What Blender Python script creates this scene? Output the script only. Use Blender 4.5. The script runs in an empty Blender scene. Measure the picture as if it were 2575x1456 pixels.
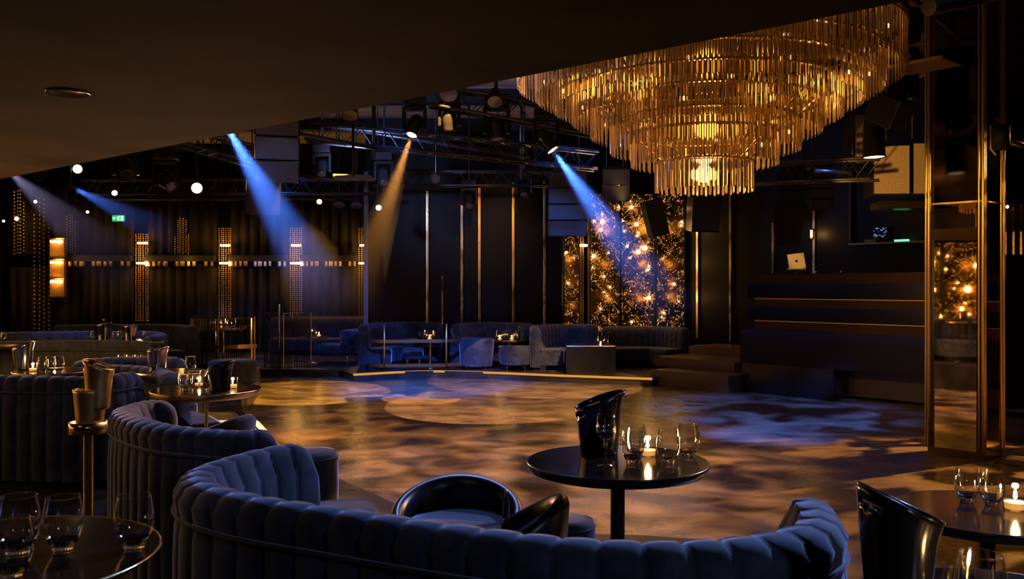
import bpy, bmesh, math, random
from mathutils import Vector, Matrix
S = bpy.context.scene
C = S.collection
PI = math.pi
rnd = random.Random(7)
# ------------------------------------------------------------------ camera, world, exposure
FX, CX, HY, CAMZ = 2250.0, 1287.5, 718.0, 1.45
cam = bpy.data.cameras.new('camera'); co = bpy.data.objects.new('camera', cam); C.objects.link(co)
co.location = (0, 0, CAMZ); co.rotation_euler = (PI/2, 0, 0)
cam.sensor_width = 36; cam.lens = 36*FX/2575; cam.shift_y = (HY-728)/2575; cam.clip_start = .05
cam.dof.use_dof = True; cam.dof.focus_distance = 5.5; cam.dof.aperture_fstop = 5.6
S.camera = co
w = bpy.data.worlds.new('world'); S.world = w; w.use_nodes = True
w.node_tree.nodes['Background'].inputs[0].default_value = (.10, .13, .3, 1)
w.node_tree.nodes['Background'].inputs[1].default_value = .003
S.view_settings.view_transform = 'Standard'; S.view_settings.look = 'None'
S.view_settings.gamma = 1; S.view_settings.use_curve_mapping = False
S.view_settings.exposure = 0.0
cy = S.cycles
cy.use_denoising = True; cy.max_bounces = 9; cy.diffuse_bounces = 2; cy.glossy_bounces = 4
cy.transmission_bounces = 8; cy.transparent_max_bounces = 16; cy.volume_bounces = 0
cy.caustics_reflective = False; cy.caustics_refractive = False
cy.sample_clamp_indirect = 3.0; cy.sample_clamp_direct = 0
cy.volume_step_rate = 4; cy.volume_max_steps = 32
try: cy.use_light_tree = True
except Exception: pass

def W(px, py, d): return Vector(((px-CX)/FX*d, d, CAMZ-(py-HY)/FX*d))
def F(px, py, z):
    d = FX*(CAMZ-z)/(py-HY); return Vector(((px-CX)/FX*d, d, z))
def XD(px, d, z): return Vector(((px-CX)/FX*d, d, z))

# ------------------------------------------------------------------ lights
AMB = (1.0, .46, .09); WARM = (1.0, .53, .19); BLUE = (.06, .20, 1.0); COOL = (.45, .55, 1.0)
def spot(name, loc, tgt, power, col, deg, blend=.3, rad=.03, gobo=None, spec=1.0):
    l = bpy.data.lights.new(name, 'SPOT'); o = bpy.data.objects.new(name, l); C.objects.link(o)
    dv = (Vector(tgt)-Vector(loc)); o.location = Vector(loc)+dv.normalized()*.06; o.rotation_euler = dv.to_track_quat('-Z', 'Y').to_euler()
    l.energy = power; l.color = col; l.spot_size = math.radians(deg); l.spot_blend = blend; l.shadow_soft_size = rad
    l.specular_factor = spec
    if gobo:
        sc, lo, hi, st = gobo
        l.use_nodes = True; nt = l.node_tree; n = nt.nodes
        em = [x for x in n if x.type == 'EMISSION'][0]
        tc = n.new('ShaderNodeTexCoord'); mp = n.new('ShaderNodeMapping'); mp.inputs['Scale'].default_value = st
        no = n.new('ShaderNodeTexNoise'); no.inputs['Scale'].default_value = sc; no.inputs['Detail'].default_value = 1.5
        no.inputs['Distortion'].default_value = .6
        cr = n.new('ShaderNodeValToRGB'); cr.color_ramp.elements[0].position = lo; cr.color_ramp.elements[1].position = hi
        cr.color_ramp.elements[0].color = (.02, .02, .02, 1)
        L = nt.links
        L.new(tc.outputs['Normal'], mp.inputs[0]); L.new(mp.outputs[0], no.inputs['Vector'])
        L.new(no.outputs['Fac'], cr.inputs[0]); L.new(cr.outputs[0], em.inputs['Strength'])
    return o
def point(name, loc, power, col, rad=.03, parent=None):
    l = bpy.data.lights.new(name, 'POINT'); o = bpy.data.objects.new(name, l); C.objects.link(o)
    o.location = loc; l.energy = power; l.color = col; l.shadow_soft_size = rad
    if parent: o.parent = parent
    return o
def area(name, loc, tgt, power, col, sx, sy):
    l = bpy.data.lights.new(name, 'AREA'); o = bpy.data.objects.new(name, l); C.objects.link(o)
    o.location = loc; o.rotation_euler = (Vector(tgt)-Vector(loc)).to_track_quat('-Z', 'Y').to_euler()
    l.energy = power; l.color = col; l.shape = 'RECTANGLE'; l.size = sx; l.size_y = sy
    return o
# beams through haze (lamp bodies are built further down at the same spots)
B1 = W(1035, 340, 13); T1_ = W(885, 776, 12)
B2 = W(1390, 378, 12); T2_ = W(1700, 800, 11.6)
B3 = W(566, 312, 11); T3_ = F(960, 985, -.45)
B4 = W(184, 472, 14); T4_ = W(520, 640, 19)
B5 = W(10, 420, 17); T5_ = W(330, 700, 20)
spot('beam_light', B1, T1_, 2600, (1, .38, .07), 14, .8)
spot('beam_light', B2, T2_, 4000, BLUE, 20, .8)
spot('beam_light', B3, T3_, 6500, BLUE, 19, .8)
spot('beam_light', B4, T4_, 900, BLUE, 13, .3)
spot('beam_light', B5, T5_, 900, (.6, .5, 1), 26, .4)
# pools and gobos on the dance floor
spot('pool_light', (-1.5, 10, 4.9), F(1250, 1020, -.45), 5200, WARM, 30, .02, .01, (16, .12, .60, (1, 1, 1)))
spot('pool_light', (2.5, 13, 4.9), F(1370, 970, -.45), 3800, WARM, 31, .02, .01, (16, .12, .60, (1, 1, 1)))
spot('pool_light', (-2.5, 12, 4.9), F(770, 990, -.45), 8000, (1, .5, .06), 26, .06, .02, (12, .2, .62, (1, 1, 1)))
spot('pool_light', (-.8, 11.6, 4.9), F(1060, 1003, -.45), 5000, AMB, 12, .03, .01)
spot('gobo_light', (-1.5, 11.5, 4.9), (-1.2, 12.3, -.45), 1900, AMB, 62, .5, .05, (9, .42, .68, (1, 1, 1)))
spot('gobo_light', (-.9, 8.6, 4.9), (.6, 8.4, -.45), 3600, (1, .52, .24), 80, .6, .05, (10, .40, .66, (1, 1, 1)))
spot('gobo_light', (9.5, 12, 4.4), (3.4, 8.4, -.45), 8000, AMB, 42, .5, .02, (14, .50, .58, (1, 1, 3)))
spot('gobo_light', (3.5, 10.5, 4.9), F(1960, 1040, -.45), 3200, (.12, .25, 1), 40, .6, .05, (9, .42, .60, (1, 1, 1)))
spot('fill_light', (-.6, 7.6, 4.8), (.0, 7.9, -.45), 900, (.62, .55, 1), 85, .8, .2, (7, .42, .62, (1, 1, 1)))
spot('chandelier_rim', (-1.6, 9.2, 3.0), (.3, 8.0, 3.1), 70, (.55, .55, 1), 50, .8, .1)
spot('wash_light', (-1.3, 13.6, 3.1), F(1080, 972, -.45), 2400, BLUE, 48, .5, .05)
spot('wash_light', (1.5, 12.5, 4.8), (-.2, 18.8, -.1), 1000, BLUE, 34, .7, .1)
spot('wash_light', (-1.5, 12.5, 4.8), (-2.9, 18.8, .1), 500, BLUE, 20, .7, .1)
spot('wash_light', (-4.5, 17.5, 4.9), (-4.3, 20.6, -.3), 800, BLUE, 48, .6, .1)
spot('wash_light', (-7.0, 13.0, 4.9), (-5.3, 12.2, .5), 380, BLUE, 40, .6, .1)
spot('wash_light', (6.2, 8.5, 4.6), (.6, 2.4, .7), 3300, (.26, .42, 1), 32, .8, .25)
spot('wash_light', (-.3, 7.5, 4.5), (-1.2, 3.6, .5), 420, (.22, .36, 1), 40, .6, .25)
spot('wash_light', (.5, 11.0, 4.9), (-2.6, 6.0, .4), 550, (.45, .45, .95), 50, .6, .25)
spot('speaker_rim', (-1.6, 9.0, 3.2), W(680, 440, 12.6), 90, (.35, .5, 1), 16, .6, .05)
spot('booth_wash', (3.4, 12.2, 3.0), (5.9, 14.4, .9), 26, AMB, 60, .8, .1)
spot('wall_wash', (-.4, 15.3, 3.4), (-.6, 20.4, 2.7), 120, AMB, 34, .9, .05)
spot('stand_fill', (-.6, 8.5, 3.9), (-2.2, 4.9, .8), 900, AMB, 16, .6, .05)  # amber spot added so the bucket stand gleams gold
spot('column_fill', (1.8, 5.6, 3.2), (5.05, 9.95, 1.6), 700, AMB, 34, .6, .05)  # amber spot added to brighten the brass corner rods
spot('ceiling_light', (-3.0, 14.0, 3.2), (-.5, 17.5, 5.2), 420, (.35, .45, 1), 110, .8, .1)
spot('ceiling_light', (2.0, 16.0, 2.9), (1.5, 14, 5.2), 150, WARM, 120, .8, .1)
spot('sofa_fill', (2.6, -.6, 2.45), (.95, 2.3, .72), 75, (.55, .66, 1), 60, .9, .15)  # unseen fills added to lift the camera-facing sofa backs
spot('sofa_fill', (-1.2, 1.6, 2.5), (-2.0, 4.6, .5), 16, (.75, .62, .66), 80, .9, .15)
spot('sofa_fill', (-3.4, 3.4, 2.5), (-3.6, 6.6, .5), 16, (.75, .62, .66), 80, .9, .15)
area('soffit_glow', (-3.4, 9.9, .3), (-3.4, 7.0, 2.5), 170, (1, .5, .24), 1.2, .5)  # unseen uplight added to warm the balcony underside

# ------------------------------------------------------------------ materials
def mat(name, col=(.5,.5,.5), rough=.5, metal=0, **k):
    m = bpy.data.materials.new(name); m.use_nodes = True
    b = m.node_tree.nodes['Principled BSDF']
    b.inputs['Base Color'].default_value = (*col, 1); b.inputs['Roughness'].default_value = rough
    b.inputs['Metallic'].default_value = metal
    for key, v in k.items():
        b.inputs[key.replace('_', ' ')].default_value = v
    return m
def tex(m, scale, c1, c2, lo=.35, hi=.65, detail=4, sc=(1,1,1), bump=0, bscale=None, rough=None, kind='Object', dist=0):
    nt = m.node_tree; n = nt.nodes; L = nt.links; b = n['Principled BSDF']
    tc = n.new('ShaderNodeTexCoord'); mp = n.new('ShaderNodeMapping'); mp.inputs['Scale'].default_value = sc
    no = n.new('ShaderNodeTexNoise'); no.inputs['Scale'].default_value = scale; no.inputs['Detail'].default_value = detail
    no.inputs['Distortion'].default_value = dist
    L.new(tc.outputs[kind], mp.inputs[0]); L.new(mp.outputs[0], no.inputs['Vector'])
    cr = n.new('ShaderNodeValToRGB'); e = cr.color_ramp.elements
    e[0].position = lo; e[1].position = hi; e[0].color = (*c1, 1); e[1].color = (*c2, 1)
    L.new(no.outputs['Fac'], cr.inputs[0]); L.new(cr.outputs[0], b.inputs['Base Color'])
    if rough:
        mr = n.new('ShaderNodeMapRange'); mr.inputs['From Min'].default_value = lo; mr.inputs['From Max'].default_value = hi
        mr.inputs['To Min'].default_value = rough[0]; mr.inputs['To Max'].default_value = rough[1]
        L.new(no.outputs['Fac'], mr.inputs['Value']); L.new(mr.outputs[0], b.inputs['Roughness'])
    if bump:
        n2 = n.new('ShaderNodeTexNoise'); n2.inputs['Scale'].default_value = bscale or scale*4; n2.inputs['Detail'].default_value = 6
        L.new(mp.outputs[0], n2.inputs['Vector'])
        bp = n.new('ShaderNodeBump'); bp.inputs['Strength'].default_value = bump; bp.inputs['Distance'].default_value = .02
        L.new(n2.outputs['Fac'], bp.inputs['Height']); L.new(bp.outputs[0], b.inputs['Normal'])
    return m
def emit(name, col, st):
    m = bpy.data.materials.new(name); m.use_nodes = True; nt = m.node_tree
    nt.nodes.clear(); e = nt.nodes.new('ShaderNodeEmission'); o = nt.nodes.new('ShaderNodeOutputMaterial')
    e.inputs[0].default_value = (*col, 1); e.inputs[1].default_value = st; nt.links.new(e.outputs[0], o.inputs[0]); return m
M = {}
M['concrete'] = tex(mat('polished_concrete', rough=.35), 1.6, (.085, .062, .050), (.21, .155, .125), .25, .75, 10, (1, 1.6, 1), .22, 14, (.16, .36), dist=.9)
M['dark_floor'] = tex(mat('dark_floor'), 2, (.02, .018, .02), (.045, .04, .045), rough=(.25, .45))
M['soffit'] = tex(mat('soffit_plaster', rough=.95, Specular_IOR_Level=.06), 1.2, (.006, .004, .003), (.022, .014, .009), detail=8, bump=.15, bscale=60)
M['black_wall'] = mat('black_lacquer_panel', (.0035, .0032, .0036), .42, Specular_IOR_Level=.15)
M['dark'] = mat('matt_black', (.010, .010, .012), .6, Specular_IOR_Level=.25)
M['gloss'] = mat('gloss_black', (.012, .012, .014), .16)
M['rigging'] = mat('dark_steel', (.05, .05, .055), .38, .7)
M['plank'] = tex(mat('ceiling_board', rough=.7), 3, (.16, .13, .12), (.42, .35, .30), detail=8, sc=(.25, 3, 1))
M['brass'] = tex(mat('aged_brass', rough=.28, metal=1), 6, (.60, .40, .15), (.92, .68, .32), rough=(.2, .42), sc=(1, 1, .3))
M['brass_matt'] = mat('brushed_brass', (.95, .68, .28), .42, .85)
M['brass_dark'] = mat('bronze_brown', (.24, .15, .06), .38, .8)
M['booth_bronze'] = mat('booth_bronze', (.045, .018, .006), .5, .2)
M['leather'] = mat('black_leather', (.012, .012, .016), .34)
M['steel'] = mat('polished_steel', (.62, .58, .55), .14, 1)
M['blacksteel'] = mat('black_steel', (.06, .06, .07), .16, .9)
M['velvet'] = tex(mat('navy_velvet', rough=.85, Sheen_Weight=.9, Sheen_Roughness=.35, Sheen_Tint=(.55, .62, .9, 1)), 5, (.014, .018, .034), (.040, .050, .085), .38, .66, 5, (1, 1, 1.2), dist=1.2)
M['velvet_brown'] = tex(mat('brown_velvet', rough=.85, Sheen_Weight=.6, Sheen_Roughness=.4), 4, (.02, .014, .012), (.05, .036, .03))
M['curtain'] = mat('pleated_curtain', (.006, .004, .0035), .75, Sheen_Weight=.06, Specular_IOR_Level=.25)
M['table'] = tex(mat('dark_bronze_tabletop', rough=.12, metal=.35), 14, (.022, .014, .01), (.04, .026, .017), detail=3)
M['mirror'] = tex(mat('antique_amber_mirror', metal=1, rough=.02), 1.3, (.72, .50, .18), (1.0, .78, .38), .35, .7, 6, bump=.012, bscale=3, dist=1)
M['mirror_dark'] = mat('smoked_mirror', (.03, .026, .028), .08, 1)
M['panel_mirror'] = tex(mat('smoked_gold_panel', metal=.9, rough=.3), 2.5, (.035, .02, .01), (.30, .17, .06), .4, .75, 7, bump=.3, bscale=8, dist=1)
M['glass'] = mat('clear_glass', (1, 1, 1), .0, Transmission_Weight=1.0, IOR=1.45)
def thin_glass(name, col=(1, 1, 1), k=1.0):
    m = bpy.data.materials.new(name); m.use_nodes = True; nt = m.node_tree; nt.nodes.clear(); L = nt.links
    tr = nt.nodes.new('ShaderNodeBsdfTransparent'); gl = nt.nodes.new('ShaderNodeBsdfGlossy'); mx = nt.nodes.new('ShaderNodeMixShader')
    lw = nt.nodes.new('ShaderNodeLayerWeight'); lw.inputs['Blend'].default_value = .3
    mr = nt.nodes.new('ShaderNodeMapRange'); mr.inputs['To Min'].default_value = .085; mr.inputs['To Max'].default_value = 1.0*k
    o = nt.nodes.new('ShaderNodeOutputMaterial'); tr.inputs[0].default_value = (*[c*.97 for c in col], 1); gl.inputs['Roughness'].default_value = .03
    L.new(lw.outputs['Facing'], mr.inputs['Value']); L.new(mr.outputs[0], mx.inputs[0])
    L.new(tr.outputs[0], mx.inputs[1]); L.new(gl.outputs[0], mx.inputs[2]); L.new(mx.outputs[0], o.inputs[0]); return m
M['thin'] = thin_glass('thin_clear_glass')
M['crystal'] = mat('crystal_rod_glass', (1, .74, .44), .14, Transmission_Weight=.82, IOR=1.45)
M['bead'] = mat('gold_crystal_bead', (1, .68, .28), .3, .5)
M['wax'] = mat('candle_wax', (.75, .45, .18), .5, Emission_Color=(1, .42, .08, 1), Emission_Strength=.9)  # emission stands in for flame light glowing through the wax
M['flame'] = emit('flame', (1, .62, .22), 60)
M['bulb'] = emit('chandelier_bulb', (1, .55, .18), 3)
M['bulb_bright'] = emit('chandelier_core_bulb', (1, .60, .24), 9)
M['filament'] = emit('dandelion_bulb', (1, .60, .22), 22)
M['glint'] = emit('dandelion_tip', (1, .46, .10), 2.2)
M['filament_wire'] = mat('gold_light_wire', (.9, .5, .15), .4, .6, Emission_Color=(1, .42, .08, 1), Emission_Strength=.35)
M['sconce_on'] = emit('sconce_tube', (1, .62, .25), 14)
M['lens_warm'] = emit('lamp_lens_warm', (1, .72, .35), 9)
M['lens_blue'] = emit('lamp_lens_blue', (.5, .72, 1), 10)
M['lens_off'] = mat('lamp_lens_off', (.10, .10, .11), .2, .8)
M['ledge'] = emit('step_led', (1, .40, .05), .75)
M['green'] = emit('exit_green', (.02, .55, .16), 1.1)
M['white_lit'] = emit('exit_pictogram', (.8, 1, .85), 1.6)
M['led_green'] = emit('green_leds', (.1, 1, .3), 2.5)
M['screen_blue'] = emit('blue_screen', (.25, .4, 1), .8)
M['alu'] = mat('laptop_aluminium', (.72, .70, .68), .38, .35)
M['speaker'] = tex(mat('speaker_grille', rough=.6), 120, (.03, .03, .035), (.06, .06, .065), detail=1)
M['beige'] = tex(mat('beige_speaker_cloth', rough=.8), 60, (.20, .16, .11), (.34, .27, .19), detail=2)

# ------------------------------------------------------------------ mesh helpers
class MB:
    def __init__(s): s.v = []; s.f = []
    def add(s, vs, fs):
        o = len(s.v); s.v += [tuple(p) for p in vs]; s.f += [tuple(i+o for i in q) for q in fs]; return s
    def box(s, c, d, rz=0, M4=None):
        cx, cyy, cz = c; dx, dy, dz = d[0]/2, d[1]/2, d[2]/2; R = Matrix.Rotation(rz, 3, 'Z')
        vs = []
        for sz in (-1, 1):
            for sx, sy in ((-1,-1),(1,-1),(1,1),(-1,1)):
                p = R @ Vector((sx*dx, sy*dy, sz*dz)) + Vector(c)
                vs.append(M4 @ p if M4 else p)
        return s.add(vs, [(3,2,1,0),(4,5,6,7),(0,1,5,4),(1,2,6,5),(2,3,7,6),(3,0,4,7)])
    def lathe(s, prof, seg=24, c=(0,0,0), a0=0, a1=2*PI, M4=None):
        full = abs(a1-a0-2*PI) < 1e-6; n = seg if full else seg+1; vs = []
        for r, z in prof:
            for k in range(n):
                a = a0+(a1-a0)*k/seg; p = Vector((c[0]+r*math.cos(a), c[1]+r*math.sin(a), c[2]+z))
                vs.append(M4 @ p if M4 else p)
        fs = []
        for i in range(len(prof)-1):
            for k in range(seg):
                a, b = i*n+k, i*n+(k+1) % n if full else i*n+k+1
                fs.append((a, b, b+n, a+n))
        return s.add(vs, fs)
    def tube(s, pts, r, seg=8, closed=False):
        pts = [Vector(p) for p in pts]; n = len(pts); vs = []
        for i, p in enumerate(pts):
            if closed: t = pts[(i+1) % n]-pts[i-1]
            else: t = pts[min(i+1, n-1)]-pts[max(i-1, 0)]
            t.normalize(); up = Vector((0,0,1)) if abs(t.z) < .95 else Vector((1,0,0))
            u = t.cross(up).normalized(); v2 = u.cross(t)
            rr = r[i] if isinstance(r, (list, tuple)) else r
            for k in range(seg):
                a = 2*PI*k/seg; vs.append(p+u*rr*math.cos(a)+v2*rr*math.sin(a))
        fs = []
        for i in range(n if closed else n-1):
            for k in range(seg):
                a, b = i*seg+k, i*seg+(k+1) % seg; j = ((i+1) % n)*seg
                fs.append((a, b, j+(k+1) % seg, j+k))
        if not closed:
            fs.append(tuple(range(seg-1, -1, -1))); fs.append(tuple((n-1)*seg+k for k in range(seg)))
        return s.add(vs, fs)
    def sweep(s, path, prof, closed=False, cap=True):     # prof: list of (u inward(left), z); path: 2-D points
        n = len(path); m = len(prof); vs = []
        for i, p in enumerate(path):
            t = Vector(path[min(i+1, n-1)])-Vector(path[max(i-1, 0)]); t.normalize(); nx, ny = -t.y, t.x
            for u, z in prof: vs.append((p[0]+nx*u, p[1]+ny*u, z))
        fs = [(i*m+k, i*m+k+1, (i+1)*m+k+1, (i+1)*m+k) for i in range(n-1) for k in range(m-1)]
        if closed: fs += [(i*m+m-1, i*m, (i+1)*m, (i+1)*m+m-1) for i in range(n-1)]
        if cap: fs += [tuple(range(m-1, -1, -1)), tuple((n-1)*m+k for k in range(m))]
        return s.add(vs, fs)
    def sphere(s, c, r, a=8, b=5, sc=(1,1,1)):
        prof = [(r*math.sin(PI*i/b), -r*math.cos(PI*i/b)) for i in range(b+1)]
        vs = []
        for rr, z in prof:
            for k in range(a): vs.append((c[0]+rr*math.cos(2*PI*k/a)*sc[0], c[1]+rr*math.sin(2*PI*k/a)*sc[1], c[2]+z*sc[2]))
        return s.add(vs, [(i*a+k, i*a+(k+1) % a, (i+1)*a+(k+1) % a, (i+1)*a+k) for i in range(b) for k in range(a)])
    def octa(s, c, r, rz=1.0):
        x, y, z = c
        return s.add([(x+r,y,z),(x,y+r,z),(x-r,y,z),(x,y-r,z),(x,y,z+r*rz),(x,y,z-r*rz)],
                     [(0,1,4),(1,2,4),(2,3,4),(3,0,4),(1,0,5),(2,1,5),(3,2,5),(0,3,5)])
    def poly(s, pts, z0, z1):
        n = len(pts); vs = [(x, y, z0) for x, y in pts]+[(x, y, z1) for x, y in pts]
        return s.add(vs, [tuple(range(n-1, -1, -1)), tuple(range(n, 2*n))]+[(i, (i+1) % n, n+(i+1) % n, n+i) for i in range(n)])
    def build(s, name, m, parent=None, smooth=False, loc=None, bevel=0, solid=0):
        me = bpy.data.meshes.new(name); me.from_pydata(s.v, [], s.f)
        bm = bmesh.new(); bm.from_mesh(me); bmesh.ops.recalc_face_normals(bm, faces=bm.faces); bm.to_mesh(me); bm.free(); me.update()
        me.materials.append(M[m] if isinstance(m, str) else m)
        if smooth:
            for p in me.polygons: p.use_smooth = True
        o = bpy.data.objects.new(name, me); C.objects.link(o)
        if parent: o.parent = parent
        if loc is not None: o.location = loc
        if bevel:
            b = o.modifiers.new('b', 'BEVEL'); b.width = bevel; b.segments = 2; b.limit_method = 'ANGLE'
        if solid:
            b = o.modifiers.new('s', 'SOLIDIFY'); b.thickness = solid; b.offset = 0
        return o
def tag(o, label, cat, group=None, kind=None):
    o['label'] = label; o['category'] = cat
    if group: o['group'] = group
    if kind: o['kind'] = kind
    return o
def thing(name, label, cat, loc=(0,0,0), rz=0, group=None):
    o = bpy.data.objects.new(name, None); C.objects.link(o); o.location = loc; o.rotation_euler = (0,0,rz)
    o.empty_display_size = .1
    return tag(o, label, cat, group)
def struct(o): o['kind'] = 'structure'; return o
def copy_tree(o, parent=None):
    c = o.copy(); C.objects.link(c); c.parent = parent
    for ch in list(o.children): copy_tree(ch, c)
    return c
def place(proto, loc, rz, label, group=None):
    if proto.get('used'): o = copy_tree(proto)
    else: o = proto; proto['used'] = 1
    o.location = loc; o.rotation_euler = (0, 0, rz); o['label'] = label
    if group: o['group'] = group
    return o
def smooth_path(ctrl, step):
    pts = [Vector((p[0], p[1])) for p in ctrl]; P = [2*pts[0]-pts[1]]+pts+[2*pts[-1]-pts[-2]]; out = []
    for i in range(1, len(P)-2):
        for k in range(24):
            t = k/24; a, b, c, d = P[i-1], P[i], P[i+1], P[i+2]
            out.append(.5*((2*b)+(c-a)*t+(2*a-5*b+4*c-d)*t*t+(3*b-a-3*c+d)*t**3))
    out.append(pts[-1])
    L = [0]
    for i in range(1, len(out)): L.append(L[-1]+(out[i]-out[i-1]).length)
    n = max(2, round(L[-1]/step)); res = []; j = 0
    for i in range(n+1):
        s_ = L[-1]*i/n
        while j < len(L)-2 and L[j+1] < s_: j += 1
        t = (s_-L[j])/max(1e-9, L[j+1]-L[j]); res.append(out[j].lerp(out[j+1], t))
    return res, L[-1]

# ------------------------------------------------------------------ setting
ZD, ZB, ZC = -.45, -.30, 5.2
struct(MB().poly([(-14,-4),(12,-4),(12,24),(-14,24)], ZD-.3, ZD).build('floor', 'concrete'))
tier = [(-13.4,-3),(1.3,-3),(1.35,2),(1.4,3.6),(1.5,4.5),(1.3,5.05),(.75,5.2),(.21,5.25),(-.3,5.5),(-.74,5.9),(-1.33,6.77),(-1.9,7.6),
        (-2.5,8.9),(-3.1,10.3),(-3.7,12.2),(-4.1,14.06),(-4.5,16.0),(-13.4,16.0)]
struct(MB().poly(tier, ZD, 0).build('floor', 'dark_floor'))
back = [(-13.4,17.3),(-8,18.0),(-5.4,18.7),(-3.6,18.6),(-3.13,17.7),(-2.3,18.2),(-1.53,18.4),(-.3,18.06),(1.0,17.5),(2.65,16.9),(3.2,17.4),(6.0,17.4),(8,24),(-13.4,24)]
struct(MB().poly(back, ZD, ZB).build('floor', 'dark_floor'))
e = MB()
p_, _ = smooth_path([(-3.13,17.7),(-2.3,18.2),(-1.53,18.4),(-.3,18.06),(1.0,17.5),(2.65,16.9)], .2)
e.sweep(p_, [(-.02,ZB-.035),(-.02,ZB+.004),(.03,ZB+.004),(.03,ZB-.035)], closed=True)
struct(e.build('trim_step_light', 'ledge'))
for a, b, nm in (((-2.58,8.95),(-3.16,10.3),'trim_step_nosing'),):
    mb = MB()
    for k in range(3):
        u = Vector((a[0]+.14*k, a[1]-.02*k)); v = Vector((b[0]+.14*k, b[1]-.02*k)); z = 0-.15*k
        rz = math.atan2(v.y-u.y, v.x-u.x); c_ = (u+v)/2; ln = (v-u).length
        mb.box((c_.x+.06, c_.y, z-.015), (ln, .14, .03), rz)
        for q in range(3): mb.box((c_.x+.02+.04*q, c_.y, z+.002), (ln, .012, .01), rz)
    struct(mb.build(nm, 'brass_dark'))
# low balcony above the seating, its edge runs from far left to near right
A = Vector((-5.28, 9.24)); Bp = Vector((1.376, 3.59)); dAB = A-Bp
A2 = A+dAB*1.15; B2p = Bp-dAB*.9
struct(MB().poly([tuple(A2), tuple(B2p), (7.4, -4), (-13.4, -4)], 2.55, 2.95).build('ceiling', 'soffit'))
struct(MB().poly([(-14,2),(12,2),(12,24),(-14,24)], ZC, ZC+.2).build('ceiling', 'plank'))
o = MB().lathe([(0,0),(.10,0),(.115,-.006),(.12,0)], 28).build('recessed_downlight', 'gloss', loc=F(172, 234, 2.545), smooth=True)
tag(o, 'small round black recessed downlight in the low dark ceiling', 'downlight')
# walls
struct(MB().box((-8.7, 23.75, 2.35), (10.2, .3, 5.7)).build('wall_back_left', 'black_wall'))
struct(MB().box((-13.55, 10, 2.35), (.3, 28, 5.7)).build('wall_left', 'black_wall'))
P0, P1 = Vector((-3.35, 20.6)), Vector((1.15, 20.4))
struct(MB().box(((P0.x+P1.x)/2, 20.65, 2.35), (P1.x-P0.x, .3, 5.7)).build('wall_middle', 'black_wall'))
struct(MB().box((2.6, 20.75, 2.35), (2.9, .3, 5.7)).build('wall_panel', 'black_wall'))
RW0 = Vector((4.0, 20.0)); RD = Vector((.874, -1)).normalized()
def rw(px, off=0):            # point on the angled right wall seen at pixel column px
    k = (px-CX)/FX; t = (k*RW0.y-RW0.x)/(RD.x-k*RD.y); q = RW0+RD*t; n = Vector((-RD.y, RD.x))*-1
    return q+Vector((RD.y, -RD.x))*off
RANG = math.atan2(RD.y, RD.x)
rc = RW0+RD*4.5+Vector((-RD.y, RD.x))*.15
struct(MB().box((rc.x, rc.y, 2.35), (9.4, .3, 5.7), RANG).build('wall_right', 'black_wall'))
struct(MB().box((11.9, 6, 2.35), (.3, 16, 5.7)).build('wall_right_side', 'black_wall'))

# ------------------------------------------------------------------ curtains, shelf, sconces on the far left wall
YW = 23.55
def curtain(px0, px1, py0, py1, label, m='curtain'):
    a, b = XD(px0, YW, 0).x, XD(px1, YW, 0).x; z1, z0 = W(0, py0, YW).z, W(0, py1, YW).z
    n = max(8, int((b-a)/.022)); mb = MB(); top = []; bot = []
    ph = rnd.random()*9
    for i in range(n+1):
        x = a+(b-a)*i/n; u = x/.13+ph; y = YW-.07-.045*math.sin(u*2*PI*.5+.8*math.sin(u*.37))-.015*math.sin(u*3.1)
        top.append((x, y, z1)); bot.append((x, y+.01*math.sin(u), z0))
    mb.add(top+bot, [(i, i+1, n+2+i, n+1+i) for i in range(n)])
    o = mb.build('curtain', m, smooth=True, solid=.012)
    return tag(o, label, 'curtain', 'pleated curtains on the far left wall')
bays = [(30, 128, 'at the far left edge of the wall'), (166, 340, 'under the green exit sign'), (374, 548, 'left of the second bead column'), (582, 728, 'behind the hanging speaker'), (760, 902, 'beside the right end of the wall')]
for i, (a, b, t_) in enumerate(bays):
    curtain(a, b, 470, 640, 'upper dark pleated curtain '+t_)
    curtain(a, b, 672, 884, 'lower dark pleated curtain '+t_)
for i, (a, b) in enumerate(((166, 340), (374, 548), (582, 728), (760, 902))):
    x0, x1 = XD(a, YW, 0).x, XD(b, YW, 0).x; z = W(0, 650, YW).z
    t = thing('wall_shelf', ['dark shelf band right of the stacked box sconces', 'dark shelf band right of the exit sign bay', 'dark shelf band below the hanging speaker', 'dark shelf band at the right end of the curtained wall'][i], 'shelf', ((x0+x1)/2, YW-.2, z), 0, 'shelf bands across the curtains')
    MB().box((0, 0, 0), (x1-x0, .22, .16)).build('board', 'dark', t)
    mb = MB(); n = 12
    for k in range(n):
        if k % 5 == 4: continue
        mb.box((-(x1-x0)/2+(k+.5)*(x1-x0)/n, -.06+.02*(k % 2), -.145), ((x1-x0)/n*(.5+.3*(k % 3 == 0)), .02, .12))
    mb.build('reflection_tab', 'brass', t)['label'] = 'gold plates imitating lit reflections under the shelf'  # plates shaped to stand in for lit gold reflections
    area('shelf_fill', ((x0+x1)/2, YW-.55, z-.05), ((x0+x1)/2, YW-.2, z-.16), .5, AMB, (x1-x0)*.8, .05)  # strip light added to brighten the gold plates
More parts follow.
